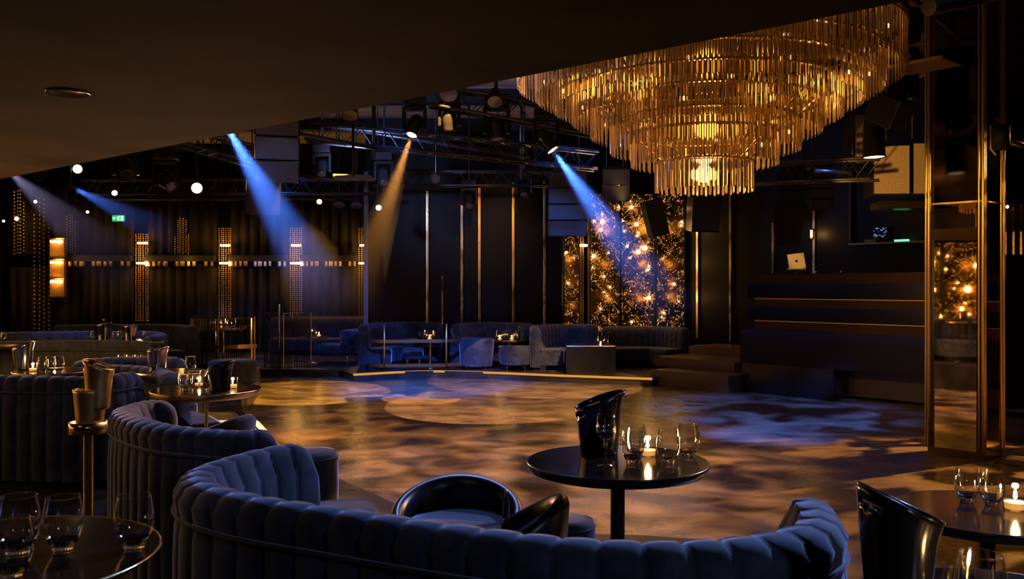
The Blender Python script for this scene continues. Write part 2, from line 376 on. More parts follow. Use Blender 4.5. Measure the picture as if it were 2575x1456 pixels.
# bead columns with sconces
def bead_column(px0, px1, py0, py1, label, sag=0, step=.055, dd=.15):
    a, b = XD(px0, YW-dd, 0).x, XD(px1, YW-dd, 0).x; mb = MB(); n = max(3, int((b-a)/step))
    zt, zb = W(0, py0, YW).z, W(0, py1, YW).z
    for i in range(n+1):
        x = a+(b-a)*i/n; z = zt-sag*(abs(i/n-.5)*2)**2*rnd.random()
        while z > zb:
            mb.octa((x+rnd.uniform(-.004, .004), YW-dd+.02*math.sin(i*2.), z), .017, 1.2); z -= step
    o = mb.build('bead_curtain', 'bead')
    return tag(o, label, 'bead curtain', 'gold bead strips on the left wall', 'stuff')
def tube_sconce(px, py, wpx, label, p=13):
    c = W(px, py, YW-.3); wd = wpx/FX*YW
    t = thing('wall_sconce', label, 'wall lamp', c, 0, 'slim glowing wall sconces')
    MB().tube([(-wd/2, 0, 0), (wd/2, 0, 0)], .022, 8).build('tube', 'sconce_on', t, smooth=True)
    MB().box((0, .06, 0), (wd+.06, .05, .05)).build('bracket', 'brass', t)
    point('sconce_bulb', (0, -.13, 0), p, AMB, .05, t)
cols = [(342, 372, 'second'), (551, 580, 'third'), (730, 758, 'fourth'), (903, 929, 'rightmost')]
for a, b, nm in cols:
    bead_column(a, b, 575 if nm != 'second' else 590, 810, f'tall gold bead strip, {nm} lit column of the left wall from the left')
    tube_sconce((a+b)/2, 617 if nm != 'second' else 611, 22, f'upper glowing sconce on the {nm} bead column from the left')
    tube_sconce((a+b)/2, 662, 26, f'lower glowing sconce on the {nm} bead column from the left')
    for s_ in (a-3, b+3):
        pass
bead_column(440, 474, 550, 640, 'short swagged gold bead strip right of the exit sign', .5, .06, .2)
point('bead_fill', W(457, 650, YW-.6), 5, AMB)  # point light added to brighten the beads, no lamp body
bead_column(36, 60, 480, 640, 'sparse gold bead strip at the far left edge of the wall', .4, .09)
bead_column(86, 124, 500, 830, 'loose gold bead strip left of the stacked box sconces', 1.5, .11)
bead_column(168, 190, 540, 640, 'gold bead strip right of the stacked box sconces', .4, .07)
point('bead_fill', W(60, 560, YW-.7), 6, AMB); point('bead_fill', W(110, 790, YW-.7), 4, AMB)  # more added points for the left bead strips
for py, nm in ((608, 'top'), (660, 'middle'), (708, 'lowest')):
    c = W(146, py, YW-.4)
    t = thing('box_sconce', f'glowing glass box sconce, {nm} of the stack of three at left', 'wall lamp', c, 0, 'stacked box sconces')
    MB().box((0, 0, -.16), (.36, .12, .46)).build('glass_box', mat('amber_glass_'+nm, (.9, .5, .15), .25, Transmission_Weight=.8), t)
    MB().tube([(-.15, -.09, 0), (.15, -.09, 0)], .025, 8).build('tube', 'sconce_on', t)
    for z in (.08, -.40): MB().box((0, 0, z), (.40, .16, .025)).build('frame', 'brass', t)
    point('sconce_bulb', (0, -.2, 0), 10, AMB, .05, t)
for px, py, r, nm in ((42, 550, .05, 'at the far left edge of the wall'), (89, 507, .04, 'above the left bead strip'), (220, 533, .035, 'left of the green exit sign'), (9, 556, .03, 'at the very left border')):
    t = thing('globe_lamp', 'small glowing globe lamp '+nm, 'wall lamp', W(px, py, YW-.4), 0, 'small globe lamps at left')
    MB().sphere((0,0,0), r, 10, 6).build('globe', 'sconce_on', t, smooth=True)
    MB().tube([(0,0,0), (0,.4,.02)], .01, 6).build('arm', 'brass', t)
# exit sign
c = W(298, 549, YW-.35); t = thing('exit_sign', 'green illuminated exit sign with white running figure, arrow and door', 'exit sign', c)
MB().box((0,0,0), (.30,.06,.155)).build('panel', 'green', t)
MB().box((0,.16,.05), (.04,.3,.04)).build('bracket', 'dark', t)
mb = MB(); y = -.034
mb.box((.105, y, 0), (.05, .006, .12))
for (a, b, r) in (((-.02,0,.015),(.015,0,-.01),.011),((.015,0,-.01),(.0,0,-.045),.010),((.0,0,-.045),(-.025,0,-.05),.008),((.012,0,-.012),(.04,0,-.035),.009),((.04,0,-.035),(.05,0,-.055),.008),((-.02,0,.015),(.03,0,.035),.009),((.03,0,.03),(.055,0,.01),.008),((-.0,0,.03),(-.035,0,.02),.007)):
    mb.tube([(a[0], y, a[2]), (b[0], y, b[2])], r*.8, 6)
mb.sphere((.045, y, .055), .013, 8, 5)
mb.tube([(-.13, y, 0), (-.06, y, 0)], .009, 6); mb.tube([(-.13, y, 0), (-.105, y, .028)], .008, 6); mb.tube([(-.13, y, 0), (-.105, y, -.028)], .008, 6)
mb.build('pictogram', 'white_lit', t)

# ------------------------------------------------------------------ middle wall brass trims and right wall brass trims
def vtrim(px, y0, y1, d, m='brass', wd=.05, name='trim_brass'):
    z1, z0 = W(0, y0, d).z, W(0, y1, d).z; x = XD(px, d, 0).x
    mb = MB(); mb.box((x, d, (z0+z1)/2), (wd*.45, .05, z1-z0)); mb.box((x+wd*.6, d, (z0+z1)/2), (wd*.3, .07, z1-z0))
    return struct(mb.build(name, m))
for px, y0 in ((1073, 480), (1160, 490), (1204, 470), (1289, 460), (1367, 455), (1414, 590)):
    vtrim(px, y0, 868, 20.45)
mb = MB(); mb.box((-3.33, 20.44, 1.9), (.10, .08, 4.3)); struct(mb.build('trim_corner', mat('corner_trim', (.12,.14,.2), .4)))
for px, y0, y1 in ((1757, 560, 850), (1840, 470, 860), (1947, 560, 690), (2050, 530, 690)):
    q = rw(px, .04); d = q.y; z1, z0 = W(0, y0, d).z, W(0, y1, d).z
    struct(MB().box((q.x, q.y, (z0+z1)/2), (.045, .05, z1-z0), RANG).build('trim_brass', 'brass'))
q = rw(2050, .14); t = thing('wall_sconce', 'short bright sconce on the brass strip right of the laptop', 'wall lamp', (q.x, q.y, W(0, 588, q.y).z))
MB().tube([(0,0,-.07),(0,0,.07)], .02, 8).build('tube', 'sconce_on', t); MB().box((.02,.05,0),(.05,.06,.2)).build('bracket', 'brass', t)
point('sconce_bulb', (-.1,-.12,0), 6, AMB, .03, t)

# ------------------------------------------------------------------ dandelion light panels
def dandelion(p0, p1, z0, z1, label, nb, seed, big=()):
    r = random.Random(seed); p0, p1 = Vector(p0), Vector(p1); L = (p1-p0).length; ang = math.atan2(p1.y-p0.y, p1.x-p0.x)
    t = thing('light_panel', label, 'light panel', (p0.x, p0.y, z0), ang, 'sparkling gold light panels')
    H = z1-z0
    MB().box((L/2, .06, H/2), (L-.03, .04, H)).build('backing', 'panel_mirror', t)
    MB().box((0, 0, H/2), (.05, .08, H)).build('frame', 'dark', t); MB().box((L, 0, H/2), (.05, .08, H)).build('frame', 'dark', t)
    gl = MB(); wi = MB()
    pts = [(L*r.random()*.92+.04*L, H*(.05+.9*r.random()), r.uniform(.008, .024)) for _ in range(nb)]+[(L*a, H*b, s_) for a, b, s_ in [(a_, b_, c_*.8) for a_, b_, c_ in big]]
    proto = MB().sphere((0,0,0), 1, 8, 5).build('bulb', 'filament', t, smooth=True)
    for i, (x, z, s_) in enumerate(pts):
        o = proto if i == 0 else proto.copy()
        if i: C.objects.link(o)
        o.parent = t; o.location = (x, -.05-.12*r.random(), z); o.scale = (s_,)*3
        nr = 44 if s_ > .03 else 12; R = (.24 if s_ > .03 else .08)*r.uniform(.7, 1.2)
        for k in range(nr):
            a = 2*PI*r.random(); el = r.uniform(-.9, .9); l = R*r.uniform(.5, 1)
            x2, z2 = x+l*math.cos(a)*math.cos(el), z+l*math.sin(a)*math.cos(el)
            if 0 < x2 < L and 0 < z2 < H:
                wi.tube([(x, -.08, z), (x2, -.08-l*math.sin(el)*.3, z2)], .003, 3)
                gl.octa((x2, -.08-l*math.sin(el)*.3, z2), .006)
    for k in range(int(L*H*150)):
        # clustered glints along wandering wires
        x, z = r.uniform(.02, L-.02), r.uniform(0, H); n = r.randint(1, 5); a = r.uniform(0, 2*PI)
        for q in range(n):
            gl.octa((min(max(x, .02), L-.02), -.02-.05*r.random(), min(max(z, .02), H-.02)), r.uniform(.0018, .0062)*(1.7 if r.random() < .08 else 1), r.uniform(1, 2.2)); a += r.uniform(-.8, .8); x += .036*math.cos(a); z += .036*math.sin(a)
    g = gl.build('sparkle', 'glint', t); g['kind'] = 'stuff'
    g = wi.build('wire', 'filament_wire', t); g['kind'] = 'stuff'
    for q in range(3): point('panel_lamp', (L*r.uniform(.2, .8), -.35, H*(.25+.25*q)), 4.5*L, AMB, .05, t)
DP = 20.0; zt, zb = W(0, 488, DP).z, W(0, 836, DP).z
dandelion((XD(1418, DP, 0).x, DP), (XD(1456, DP, 0).x, DP), W(0, 832, DP).z, W(0, 590, DP).z, 'narrow gold sparkle panel left of the brass strip below the black speaker stack', 4, 1)
dandelion((XD(1484, DP, 0).x, DP), (XD(1559, DP, 0).x, DP), zb, zt, 'wide sparkling gold light panel, left of the three full panels', 11, 2, [(.4, .8, .05), (.35, .74, .04), (.1, .55, .045)])
dandelion((XD(1561, DP, 0).x, DP), (XD(1646, DP, 0).x, DP), zb, zt, 'wide sparkling gold light panel with the brightest bulbs, middle panel', 12, 3, [(.45, .78, .05), (.3, .9, .04), (.7, .61, .065), (.5, .58, .05), (.82, .76, .07), (.8, .25, .05), (.85, .9, .04)])
dandelion((XD(1650, DP, 0).x, DP), (XD(1720, DP, 0).x, DP), zb, zt, 'dimmer sparkling gold light panel, right of the three full panels', 7, 4, [(.1, .75, .05), (.6, .35, .035)])
bc = W(1469, 617, DP-.2); t = thing('wall_sconce', 'glowing sconce on the brass strip between the gold light panels', 'wall lamp', bc)
MB().tube([(-.07,0,0),(.07,0,0)], .02, 8).build('tube', 'sconce_on', t); MB().box((0,.06,0),(.2,.05,.06)).build('bracket', 'brass', t)
point('sconce_bulb', (0,-.15,0), 6, AMB, .03, t)
for px in (1460, 1480): vtrim(px, 500, 832, DP, 'brass_dark', .09)
# the same panels on the left side wall, seen in the mirrored column
t0 = -7.6
for k in range(5):
    y0 = 3.6+1.1*k
    dandelion((t0, y0), (t0, y0+1.05), .2, 2.5, f'sparkling gold light panel on the left side wall, {["first","second","third","fourth","fifth"][k]} from the camera', 16, 20+k, [(.5, .5, .09), (.3, .75, .07), (.6, .3, .06)])

# ------------------------------------------------------------------ seating
def banquette(name, ctrl, label, cat='sofa', z0=0, h=.80, cw=.10, seat=.45, bulge=.013, back_t=.18, group=None, m='velvet', pad=.10, per=6, outer=True, caps=True, zs=.42):
    pts, L = smooth_path(ctrl, cw/per); n = len(pts)
    cx_ = sum(p.x for p in pts)/n; cy_ = sum(p.y for p in pts)/n
    t = thing(name, label, cat, (cx_, cy_, z0), 0, group)
    nrm = []
    for i in range(n):
        q = pts[min(i+1, n-1)]-pts[max(i-1, 0)]; q.normalize(); nrm.append(Vector((-q.y, q.x)))
    prof = [(0, h-.105, -1, 0), (-.008, h-.055, -1, .3), (.015, h-.015, -.6, .8), (.06, h, 0, 1), (.11, h-.008, .3, .95), (back_t-.03, h-.04, .8, .6),
            (back_t, h-.10, 1, .1), (back_t+.005, h-.22, 1, 0), (back_t+.02, zs-.02, 1, 0)]
    def drop(i):       # the ends of the back curve down
        s_ = min(i, n-1-i)*L/(n-1)
        return 0 if s_ > pad else (pad-math.sqrt(max(0, pad*pad-(pad-s_)**2)))*.9
    def scal(i): f = (i % per)/per; return abs(math.sin(PI*f))**.38
    v = []; m_ = len(prof)
    for i in range(n):
        b = bulge*scal(i)-bulge*.3; dz = drop(i)
        for u, z, nu, nz in prof:
            uu = u+nu*b; k = max(0, min(1, (z-zs)/(h-zs)))
            p = pts[i]+nrm[i]*uu; v.append((p.x-cx_, p.y-cy_, z+nz*b*.6-dz*k))
    f = [(i*m_+k, i*m_+k+1, (i+1)*m_+k+1, (i+1)*m_+k) for i in range(n-1) for k in range(m_-1)]
    f += [tuple(range(m_-1, -1, -1)), tuple((n-1)*m_+k for k in range(m_))]
    MB().add(v, f).build('backrest', m, t, smooth=True)
    if outer:
        v = []; zsn = [.07, .2, .4, h-.26, h-.17, h-.115]
        for i in range(n):
            dz = drop(i)
            for j, z in enumerate(zsn):
                b = bulge*1.3*scal(i)*(1, 1, 1, 1, .8, .25)[j]; p = pts[i]-nrm[i]*b
                v.append((p.x-cx_, p.y-cy_, z-dz*max(0, min(1, (z-zs)/(h-zs)))))
        k_ = len(zsn)
        f = [(i*k_+k, i*k_+k+1, (i+1)*k_+k+1, (i+1)*k_+k) for i in range(n-1) for k in range(k_-1)]
        MB().add(v, f).build('outer_back', m, t, smooth=True)
        for (e_, i) in ((0, 0), (1, n-1)):
            pass
        MB().tube([(pts[i].x-nrm[i].x*.014-cx_, pts[i].y-nrm[i].y*.014-cy_, h-.108-drop(i)*.9) for i in range(0, n, 2)], .007, 6).build('piping', m, t, smooth=True)
    # solid core so the ends are closed
    q = [Vector((p.x-cx_, p.y-cy_)) for p in pts]
    MB().sweep(q[::2] if n > 8 else q, [(.002, .06), (.002, h-.20), (back_t-.01, h-.20), (back_t+.01, .06)], closed=True).build('frame', m, t)
    if seat:
        s0 = back_t-.02
        prof2 = [(s0, .10), (s0, zs-.03), (s0+.05, zs), (s0+seat-.06, zs), (s0+seat-.02, zs-.015), (s0+seat, zs-.06), (s0+seat, .12), (s0+seat-.02, .10)]
        MB().sweep(q[::3], prof2, closed=True).build('seat', m, t, smooth=False, bevel=.012)
    MB().sweep(q[::3] if n > 9 else q, [(.04, 0), (.04, .09), (back_t+.12, .09), (back_t+.12, 0)], closed=True).build('plinth', 'dark', t)
    return t
banquette('curved_sofa', [(-.93,3.85),(-1.10,3.60),(-1.19,3.27),(-1.10,2.98),(-.86,2.76),(-.53,2.58),(-.18,2.40),(.13,2.27),(.43,2.235),(.71,2.31),(.92,2.50),(1.01,2.86)],
          'large navy velvet channelled curved sofa across the bottom foreground', cw=.118, seat=.30, per=10, bulge=.014, back_t=.15, h=.785)
banquette('curved_sofa', [(-1.92,5.14),(-2.1,5.07),(-2.13,4.77),(-1.96,4.45),(-1.70,4.15),(-1.46,4.0),(-1.22,3.93),(-1.04,4.03)],
          'navy velvet curved sofa behind the foreground one, beside the gold ice bucket stand', cw=.10, seat=.30, per=8, back_t=.15)
banquette('curved_sofa', [(-4.3,6.5),(-3.6,6.36),(-3.1,6.30),(-2.86,6.42),(-2.78,6.75)],
          'tall ribbed dark sofa back at the left edge behind the ice bucket stand', cw=.115, seat=.35, bulge=.022, per=8)
banquette('curved_sofa', [(-2.56,6.55),(-2.80,6.95),(-3.1,7.2),(-3.5,7.3)][::-1],
          'short ribbed sofa wing right behind the gold ice bucket', cw=.11, seat=.3, per=6)
banquette('curved_sofa', [(-3.75,7.6),(-3.80,7.9),(-3.6,8.15),(-3.25,8.22),(-2.95,8.15)][::-1],
          'low dark curved sofa whose lit rim passes left of the back ice bucket', cw=.12, seat=.3, per=6, h=.80)
banquette('curved_sofa', [(-6.3,10.1),(-5.8,10.35),(-5.2,10.5),(-4.6,10.45),(-4.15,10.35)],
          'long ribbed sofa back with a lit top edge, left middle distance', cw=.12, seat=.4, per=6)
banquette('curved_sofa', [(-7.2,12.2),(-6.6,12.6),(-5.8,12.75),(-5.1,12.7),(-4.75,12.3),(-4.62,11.6)][::-1],
          'blue lit curved sofa at far left whose rounded arm turns to the camera', cw=.12, seat=.45, per=6, bulge=.016)
banquette('curved_sofa', [(-7.5,14.6),(-6.5,15.0),(-5.6,14.9),(-5.0,14.3)][::-1],
          'furthest blue curved sofa on the left tier below the curtains', cw=.13, seat=.45, per=6)
G_ = 'sofas below the back wall'
banquette('wall_bench', [(-3.4,23.0),(-4.6,23.1),(-6.2,23.1)], 'brown panelled bench under the right end of the curtained wall', 'bench', ZB, .95, .30, .5, .012, m='velvet_brown', per=6)
banquette('curved_sofa', [(-1.52,19.9),(-2.2,20.15),(-2.9,20.0),(-3.22,19.4),(-3.2,18.75)], 'tall blue ribbed curved sofa behind the brass railing', 'sofa', ZB, .92, .13, .5, .025, group=G_, per=6)
banquette('curved_sofa', [(.5,19.5),(-.3,20.05),(-1.0,19.9),(-1.32,19.3)], 'dark blue sofa behind the tub chairs and candle table at centre', 'sofa', ZB, .92, .14, .5, .025, group=G_, per=6)
banquette('curved_sofa', [(1.9,19.6),(1.2,19.7),(.75,19.5),(.42,19.0),(.40,18.4)], 'dark sofa with a blue lit end panel left of the black box', 'sofa', ZB, .90, .14, .5, .025, group=G_, per=6)
banquette('curved_sofa', [(3.75,18.9),(3.3,19.6),(2.6,19.75),(1.95,19.6)], 'dim dark sofa below the gold light panels', 'sofa', ZB, .85, .16, .5, .025, group=G_, per=6)

def pouf(label, loc, r, h, group=None, leg='brass', m='velvet'):
    t = thing('pouf', label, 'pouf', loc, 0, group)
    lg = .07
    MB().lathe([(0, lg), (r*.9, lg), (r*.97, lg+.02), (r, lg+.06), (r*1.01, h*.6), (r, h-.05), (r*.97, h-.02)], 36).build('body', m, t, smooth=True)
    MB().lathe([(r*.97, h-.02), (r*.93, h), (r*.6, h+.008), (0, h+.012)], 36).build('seat', m, t, smooth=True)
    MB().tube([(r*.985*math.cos(a*PI/18), r*.985*math.sin(a*PI/18), h-.03) for a in range(36)], .006, 6, True).build('piping', m, t, smooth=True)
    for k in range(4):
        a = PI/4+k*PI/2; MB().tube([(r*.75*math.cos(a), r*.75*math.sin(a), lg+.01), (r*.8*math.cos(a), r*.8*math.sin(a), 0)], [.018, .010], 8).build('leg', leg, t, smooth=True)
    return t
pouf('navy velvet pouf with brass feet at the edge of the dance floor', XD(775, 5.45, 0), .18, .44)
pouf('large round navy pouf beside the arm of the foreground sofa', XD(850, 4.22, 0), .19, .40)
pouf('small dark pouf behind the black tub chairs, left of the table pole', XD(1430, 4.4, 0), .13, .30)
pouf('blue lit pouf under the candle table on the left', XD(445, 7.9, 0), .17, .42)
pouf('dark round pouf right of the leaning ice bucket at the tier edge', XD(585, 12.6, 0), .33, .40)
def tub_chair(label, loc, rz, r, hb, hf, zs, group=None, m='velvet', m2=None, open_deg=110, lg=.12):
    t = thing('tub_chair', label, 'chair', loc, rz, group)
    n = 40; a0 = math.radians(open_deg/2); v = []; th = .05
    for i in range(n+1):
        a = a0+(2*PI-2*a0)*i/n; k = (1-math.cos(a))/2; z = hf+(hb-hf)*k**1.3
        if i < 3 or i > n-3: z -= (3-min(i, n-i))**2*.012
        for rr, zz in ((r-.02, lg), (r+.0, z*.6), (r+.015, z-.03), (r+.005, z-.005), (r-.02, z+.006), (r-th+.01, z-.01), (r-th, z-.05), (r-th-.005, zs-.03)):
            v.append((rr*math.cos(a), rr*math.sin(a), zz))
    MB().add(v, [(i*8+k, i*8+k+1, i*8+9+k, i*8+8+k) for i in range(n) for k in range(7)]+[tuple(range(7, -1, -1)), tuple(n*8+k for k in range(8))]).build('back_shell', m2 or m, t, smooth=True)
    MB().lathe([(0, lg), (r-.04, lg), (r-.045, zs-.04), (r-.07, zs-.005), (r*.5, zs+.01), (0, zs+.012)], 32).build('seat', m, t, smooth=True)
    for k in range(4):
        a = PI/4+k*PI/2; MB().tube([(r*.7*math.cos(a), r*.7*math.sin(a), lg+.01), (r*.8*math.cos(a), r*.8*math.sin(a), 0)], [.016, .010], 8).build('leg', 'brass', t, smooth=True)
    return t
tub_chair('round black tub chair with blue lining behind the foreground sofa', XD(1150, 3.98, 0), -PI/2, .285, .55, .40, .41, m2='leather')
tub_chair('black tub chair with a swept arm left of the table pole', XD(1290, 3.55, 0), -2.6+PI/2+.9+PI, .21, .62, .42, .40, m2='leather')
tub_chair('velvet tub chair under the candle table, open to the left', XD(545, 6.2, 0), 2.8, .25, .56, .38, .42)
tub_chair('silver blue tub chair with its back to the dance floor, right of the railing', XD(1198, 18.9, ZB), PI/2, .36, .66, .60, .42, m='velvet', lg=.06)
tub_chair('low round blue tub stool beside the blue sofa end', XD(1297, 18.6, ZB), PI/2, .34, .52, .48, .44, open_deg=60)
# low armless chair behind the railing
def low_chair(label, loc, rz, wd=.7, dp=.7, hb=.75):
    t = thing('lounge_chair', label, 'chair', loc, rz)
    MB().box((0, 0, .30), (wd, dp, .24)).build('seat', 'velvet', t, bevel=.04, smooth=True)
    MB().box((0, dp/2-.12, .52), (wd, .24, hb-.28)).build('backrest', 'velvet', t, bevel=.06, smooth=True)
    for sx in (-1, 1):
        for sy in (-1, 1): MB().tube([(sx*(wd/2-.08), sy*(dp/2-.08), .2), (sx*(wd/2-.08), sy*(dp/2-.08), 0)], [.02, .013], 8).build('leg', 'steel', t)
    return t
low_chair('blue velvet lounge chair on slim legs in front of the brown bench', XD(848, 20.4, ZB), -PI/2-.15, .78, .85, .74)
low_chair('low dark blue chair behind the brass railing', XD(1040, 19.2, ZB), 0, .42, .42, .44)

# ------------------------------------------------------------------ tables
def table(label, loc, r, h, group='round pedestal tables', edge='brass', th=.03, pole=.035, base=True, m='table'):
    t = thing('round_table', label, 'table', loc, 0, group)
    MB().lathe([(0, h), (r-.004, h)], 64).build('tabletop', m, t, smooth=False)
    MB().lathe([(r-.004, h+.0005), (r, h+.001), (r+.002, h-.004), (r-.012, h-th*1.3), (r-.03, h-th*1.5), (0, h-th*1.5)], 64).build('rim', edge, t, smooth=True)
    MB().lathe([(pole, 0), (pole, h-th*1.4)], 24).build('pole', 'dark' if edge != 'brass' else 'brass', t, smooth=True)
    MB().lathe([(0, .022), (pole, .022), (pole*2.2, .016), (r*.62, .010), (r*.64, 0), (0, 0)], 40).build('base', 'dark' if edge != 'brass' else 'brass', t, smooth=True)
    return t
ZT1, ZT2 = .77, .775
bronze = mat('bronze_edge', (.07, .05, .035), .25, .8); M['bronze'] = bronze
T1c = XD(1553, 3.47, 0); table('front round table with ice bucket and glasses beside the dance floor', T1c, .35, ZT1, edge='bronze', th=.026, pole=.028)
T2c = XD(519, 5.83, 0); table('round table with a brass rim, candle and four glasses at left', T2c, .35, ZT2, pole=.012)
T3c = XD(420, 7.05, 0); table('round brass rimmed table holding a shiny steel bucket, behind the candle table', T3c, .30, .77, pole=.014)
T4c = XD(135, 7.15, 0); table('dark table with candle and glasses above the ribbed sofa at the left edge', T4c, .30, .77)
T5c = XD(-10, 10.4, 0); table('table with a lit edge at the left border', T5c, .38, .78)
T6c = XD(300, 11.6, 0); table('dark table with ice buckets above the long ribbed sofa', T6c, .55, .73)
T7c = XD(2480, 3.25, ZD); table('tall round bronze table with candle and glasses at right', T7c, .33, .63-ZD, edge='bronze', th=.026, pole=.03)
T8c = (1.13, 2.02, 0); table('table in the bottom right corner, mostly below the frame', T8c, .36, .70, edge='bronze')
T9c = (-1.19, 2.05, 0); table('dark table with three glasses in the bottom left corner', T9c, .36, .83, edge='brass', th=.012)
TA = XD(1082, 19.1, ZB); table('bar table with a candle behind the brass railing', TA, .36, .60, pole=.025)
TB = XD(1280, 19.35, ZB); table('dark table with two candles behind the tub chairs', TB, .38, .58, pole=.03)
TC = XD(792, 20.3, ZB); table('small table with a candle beside the blue lounge chair', TC, .30, .60, pole=.02)
TD = XD(1515, 18.6, ZB); table('dim table with a candle behind the black box', TD, .30, .50)
TE = XD(545, 17.2, ZB); table('table with many small glasses behind the left string screen', TE, .55, .95)
TF = XD(335, 8.6, 0); table('table hidden behind the low sofa rim, holding three glasses', TF, .3, .66)

# ------------------------------------------------------------------ table ware
def cr_prof(pr, sub=4):
    P = [pr[0]]+list(pr)+[pr[-1]]; out = []
    for i in range(1, len(P)-2):
        for k in range(sub):
            t = k/sub; a, b, c, d = P[i-1], P[i], P[i+1], P[i+2]
            out.append(tuple(.5*((2*b[q])+(c[q]-a[q])*t+(2*a[q]-5*b[q]+4*c[q]-d[q])*t*t+(3*b[q]-a[q]-3*c[q]+d[q])*t**3) for q in (0, 1)))
    return out+[pr[-1]]
def tumbler(seg, full=True):
    o = MB().lathe(cr_prof([(.024, .016), (.034, .028), (.042, .048), (.0445, .070), (.042, .098), (.0365, .127)]), seg).build('stemless_glass', 'thin', smooth=True)
    o['label'] = ''; o['category'] = 'glass'
    if full:
        MB().lathe(cr_prof([(0, 0), (.019, 0), (.0235, .002), (.024, .007), (.0255, .013), (.034, .0275), (.0325, .028), (.022, .022), (.010, .018), (0, .0175)], 3), seg).build('glass_base', 'glass', o, smooth=True)
        MB().tube([(.0365*math.cos(2*PI*k/seg), .0365*math.sin(2*PI*k/seg), .1275) for k in range(seg)], .0008, 6, True).build('rim', 'glass', o, smooth=True)
    return o
tproto = tumbler(36); lproto = tumbler(14, False)
def glass(px, py, z, label, group, s=1.0, far=False, d=None):
    o = place(lproto if far else tproto, F(px, py, z) if d is None else XD(px, d, z), 0, label, group); o.scale = (s,)*3; o.location.z += .001; return o
def mk_candle(lit=1.0):
    t = thing('votive_candle', 'candle', 'candle')
    MB().lathe(cr_prof([(0, 0), (.027, 0), (.0295, .006), (.032, .035), (.034, .07)]), 28).build('glass_holder', 'thin', t, smooth=True)
    MB().lathe([(0, .006), (.027, .006), (.029, .024), (0, .024)], 20).build('wax', 'wax', t, smooth=False)
    MB().lathe([(0, .031), (.004, .034), (.0055, .040), (.003, .048), (0, .054)], 12).build('flame', 'flame', t, smooth=True)
    point('candle_light', (0, 0, .060), 1.5, WARM, .012, t)
    return t
cproto = mk_candle()
def candle(px, py, z, label, s=1.0, d=None):
    o = place(cproto, F(px, py, z) if d is None else XD(px, d, z), 0, label, 'lit votive candles'); o.scale = (s,)*3; o.location.z += .001; return o
def ice_bucket(loc, r, h, rise, ang, label, m='blacksteel', group=None, slot=True, name='ice_bucket', bottle=None):
    t = thing(name, label, 'ice bucket', loc, 0, group)
    n, k_ = 48, 18; v = []; f = []
    for j in range(k_+1):
        for i in range(n):
            a = 2*PI*i/n; zt_ = h+rise*math.cos(a-ang); fr_ = j/k_; rr = r*(.76+.24*fr_)
            if rise and fr_ > .75: rr += r*.10*(fr_-.75)/.25*max(0, math.cos(a-ang))
            v.append((rr*math.cos(a), rr*math.sin(a), .003+(zt_-.003)*fr_))
    for j in range(k_):
        for i in range(n):
            hole = False
            if slot:
                for c_ in (PI/2+ang*0, -PI/2):
                    da = ((i+.5)/n*2*PI-c_-(-1.2 if c_ < 0 else .3)+PI) % (2*PI)-PI; dj = (j+.5)/k_-.86
                    if (da/.42)**2+(dj/.055)**2 < 1: hole = True
            if not hole: f.append((j*n+i, j*n+(i+1) % n, (j+1)*n+(i+1) % n, (j+1)*n+i))
    MB().add(v, f).build('body', m, t, smooth=True, solid=.002)
    MB().lathe([(0, .003), (r*.76, .003)], n).build('bottom', m, t)
    MB().tube([((r*(1+.10*max(0, math.cos(2*PI*i/n-ang)) if rise else r))*math.cos(2*PI*i/n) if rise else r*math.cos(2*PI*i/n),
                (r*(1+.10*max(0, math.cos(2*PI*i/n-ang)) if rise else r))*math.sin(2*PI*i/n) if rise else r*math.sin(2*PI*i/n), h+rise*math.cos(2*PI*i/n-ang)) for i in range(n)], .0035, 6, True).build('rim', m, t, smooth=True)
    return t
# front table
ice_bucket(F(1506, 1141, ZT1), .097, .220, .036, 0, 'black slant rimmed ice bucket on the front round table')
wg = MB().lathe([(0, .0), (.034, .0), (.034, .002), (.006, .007), (.0035, .015), (.0032, .085), (.006, .093), (.03, .112), (.038, .135), (.034, .20), (.0325, .20), (.0365, .135), (.0290, .1145), (.004, .097), (0, .0965)], 32).build('wine_glass', 'thin', smooth=True, loc=F(1524, 1172, ZT1)+Vector((0, 0, .001)))
wg.scale = (.98,)*3; tag(wg, 'tall stemmed wine glass in front of the ice bucket on the front table', 'glass')
g1 = 'stemless glasses on the front table'
glass(1591, 1166, ZT1, 'stemless glass just left of the candle on the front table', g1, 1.03)
glass(1598, 1150, ZT1, 'stemless glass half hidden behind the one left of the front table candle', g1, 1.0)
glass(1681, 1166, ZT1, 'stemless glass right of the candle on the front table', g1, 1.03)
glass(1731, 1150, ZT1, 'rightmost stemless glass on the front table', g1, 1.03)
candle(1629, 1148, ZT1, 'lit votive candle between the glasses on the front table', 1.08)
# candle table
g2 = 'stemless glasses on the candle table at left'
glass(466, 982, ZT2, 'leftmost stemless glass on the candle table at left', g2)
glass(487, 983, ZT2, 'second stemless glass from the left on the candle table', g2)
glass(516, 982, ZT2, 'stemless glass next to the bucket on the candle table', g2)
glass(478, 938, .77, 'single stemless glass behind the candle table group', g2)
candle(585, 977, ZT2, 'lit votive candle right of the ice bucket on the left candle table', 1.0)
candle(500, 973, ZT2, 'lit votive candle behind the three glasses on the left candle table', .9)
ice_bucket(F(554, 986, ZT2), .076, .175, .025, .3, 'dented black ice bucket on the candle table at left')
ice_bucket(F(395, 936, .77), .078, .185, .015, .3, 'shiny steel ice bucket on the table behind the candle table', 'steel')
g4 = 'stemless glasses at the left edge'
for px, t_ in ((108, 'left'), (127, 'middle'), (148, 'right')):
    glass(px, 936, .77, f'{t_} of three stemless glasses beside the candle above the ribbed sofa', g4, .95)
candle(83, 934, .77, 'lit votive candle above the ribbed sofa at left edge', .95)
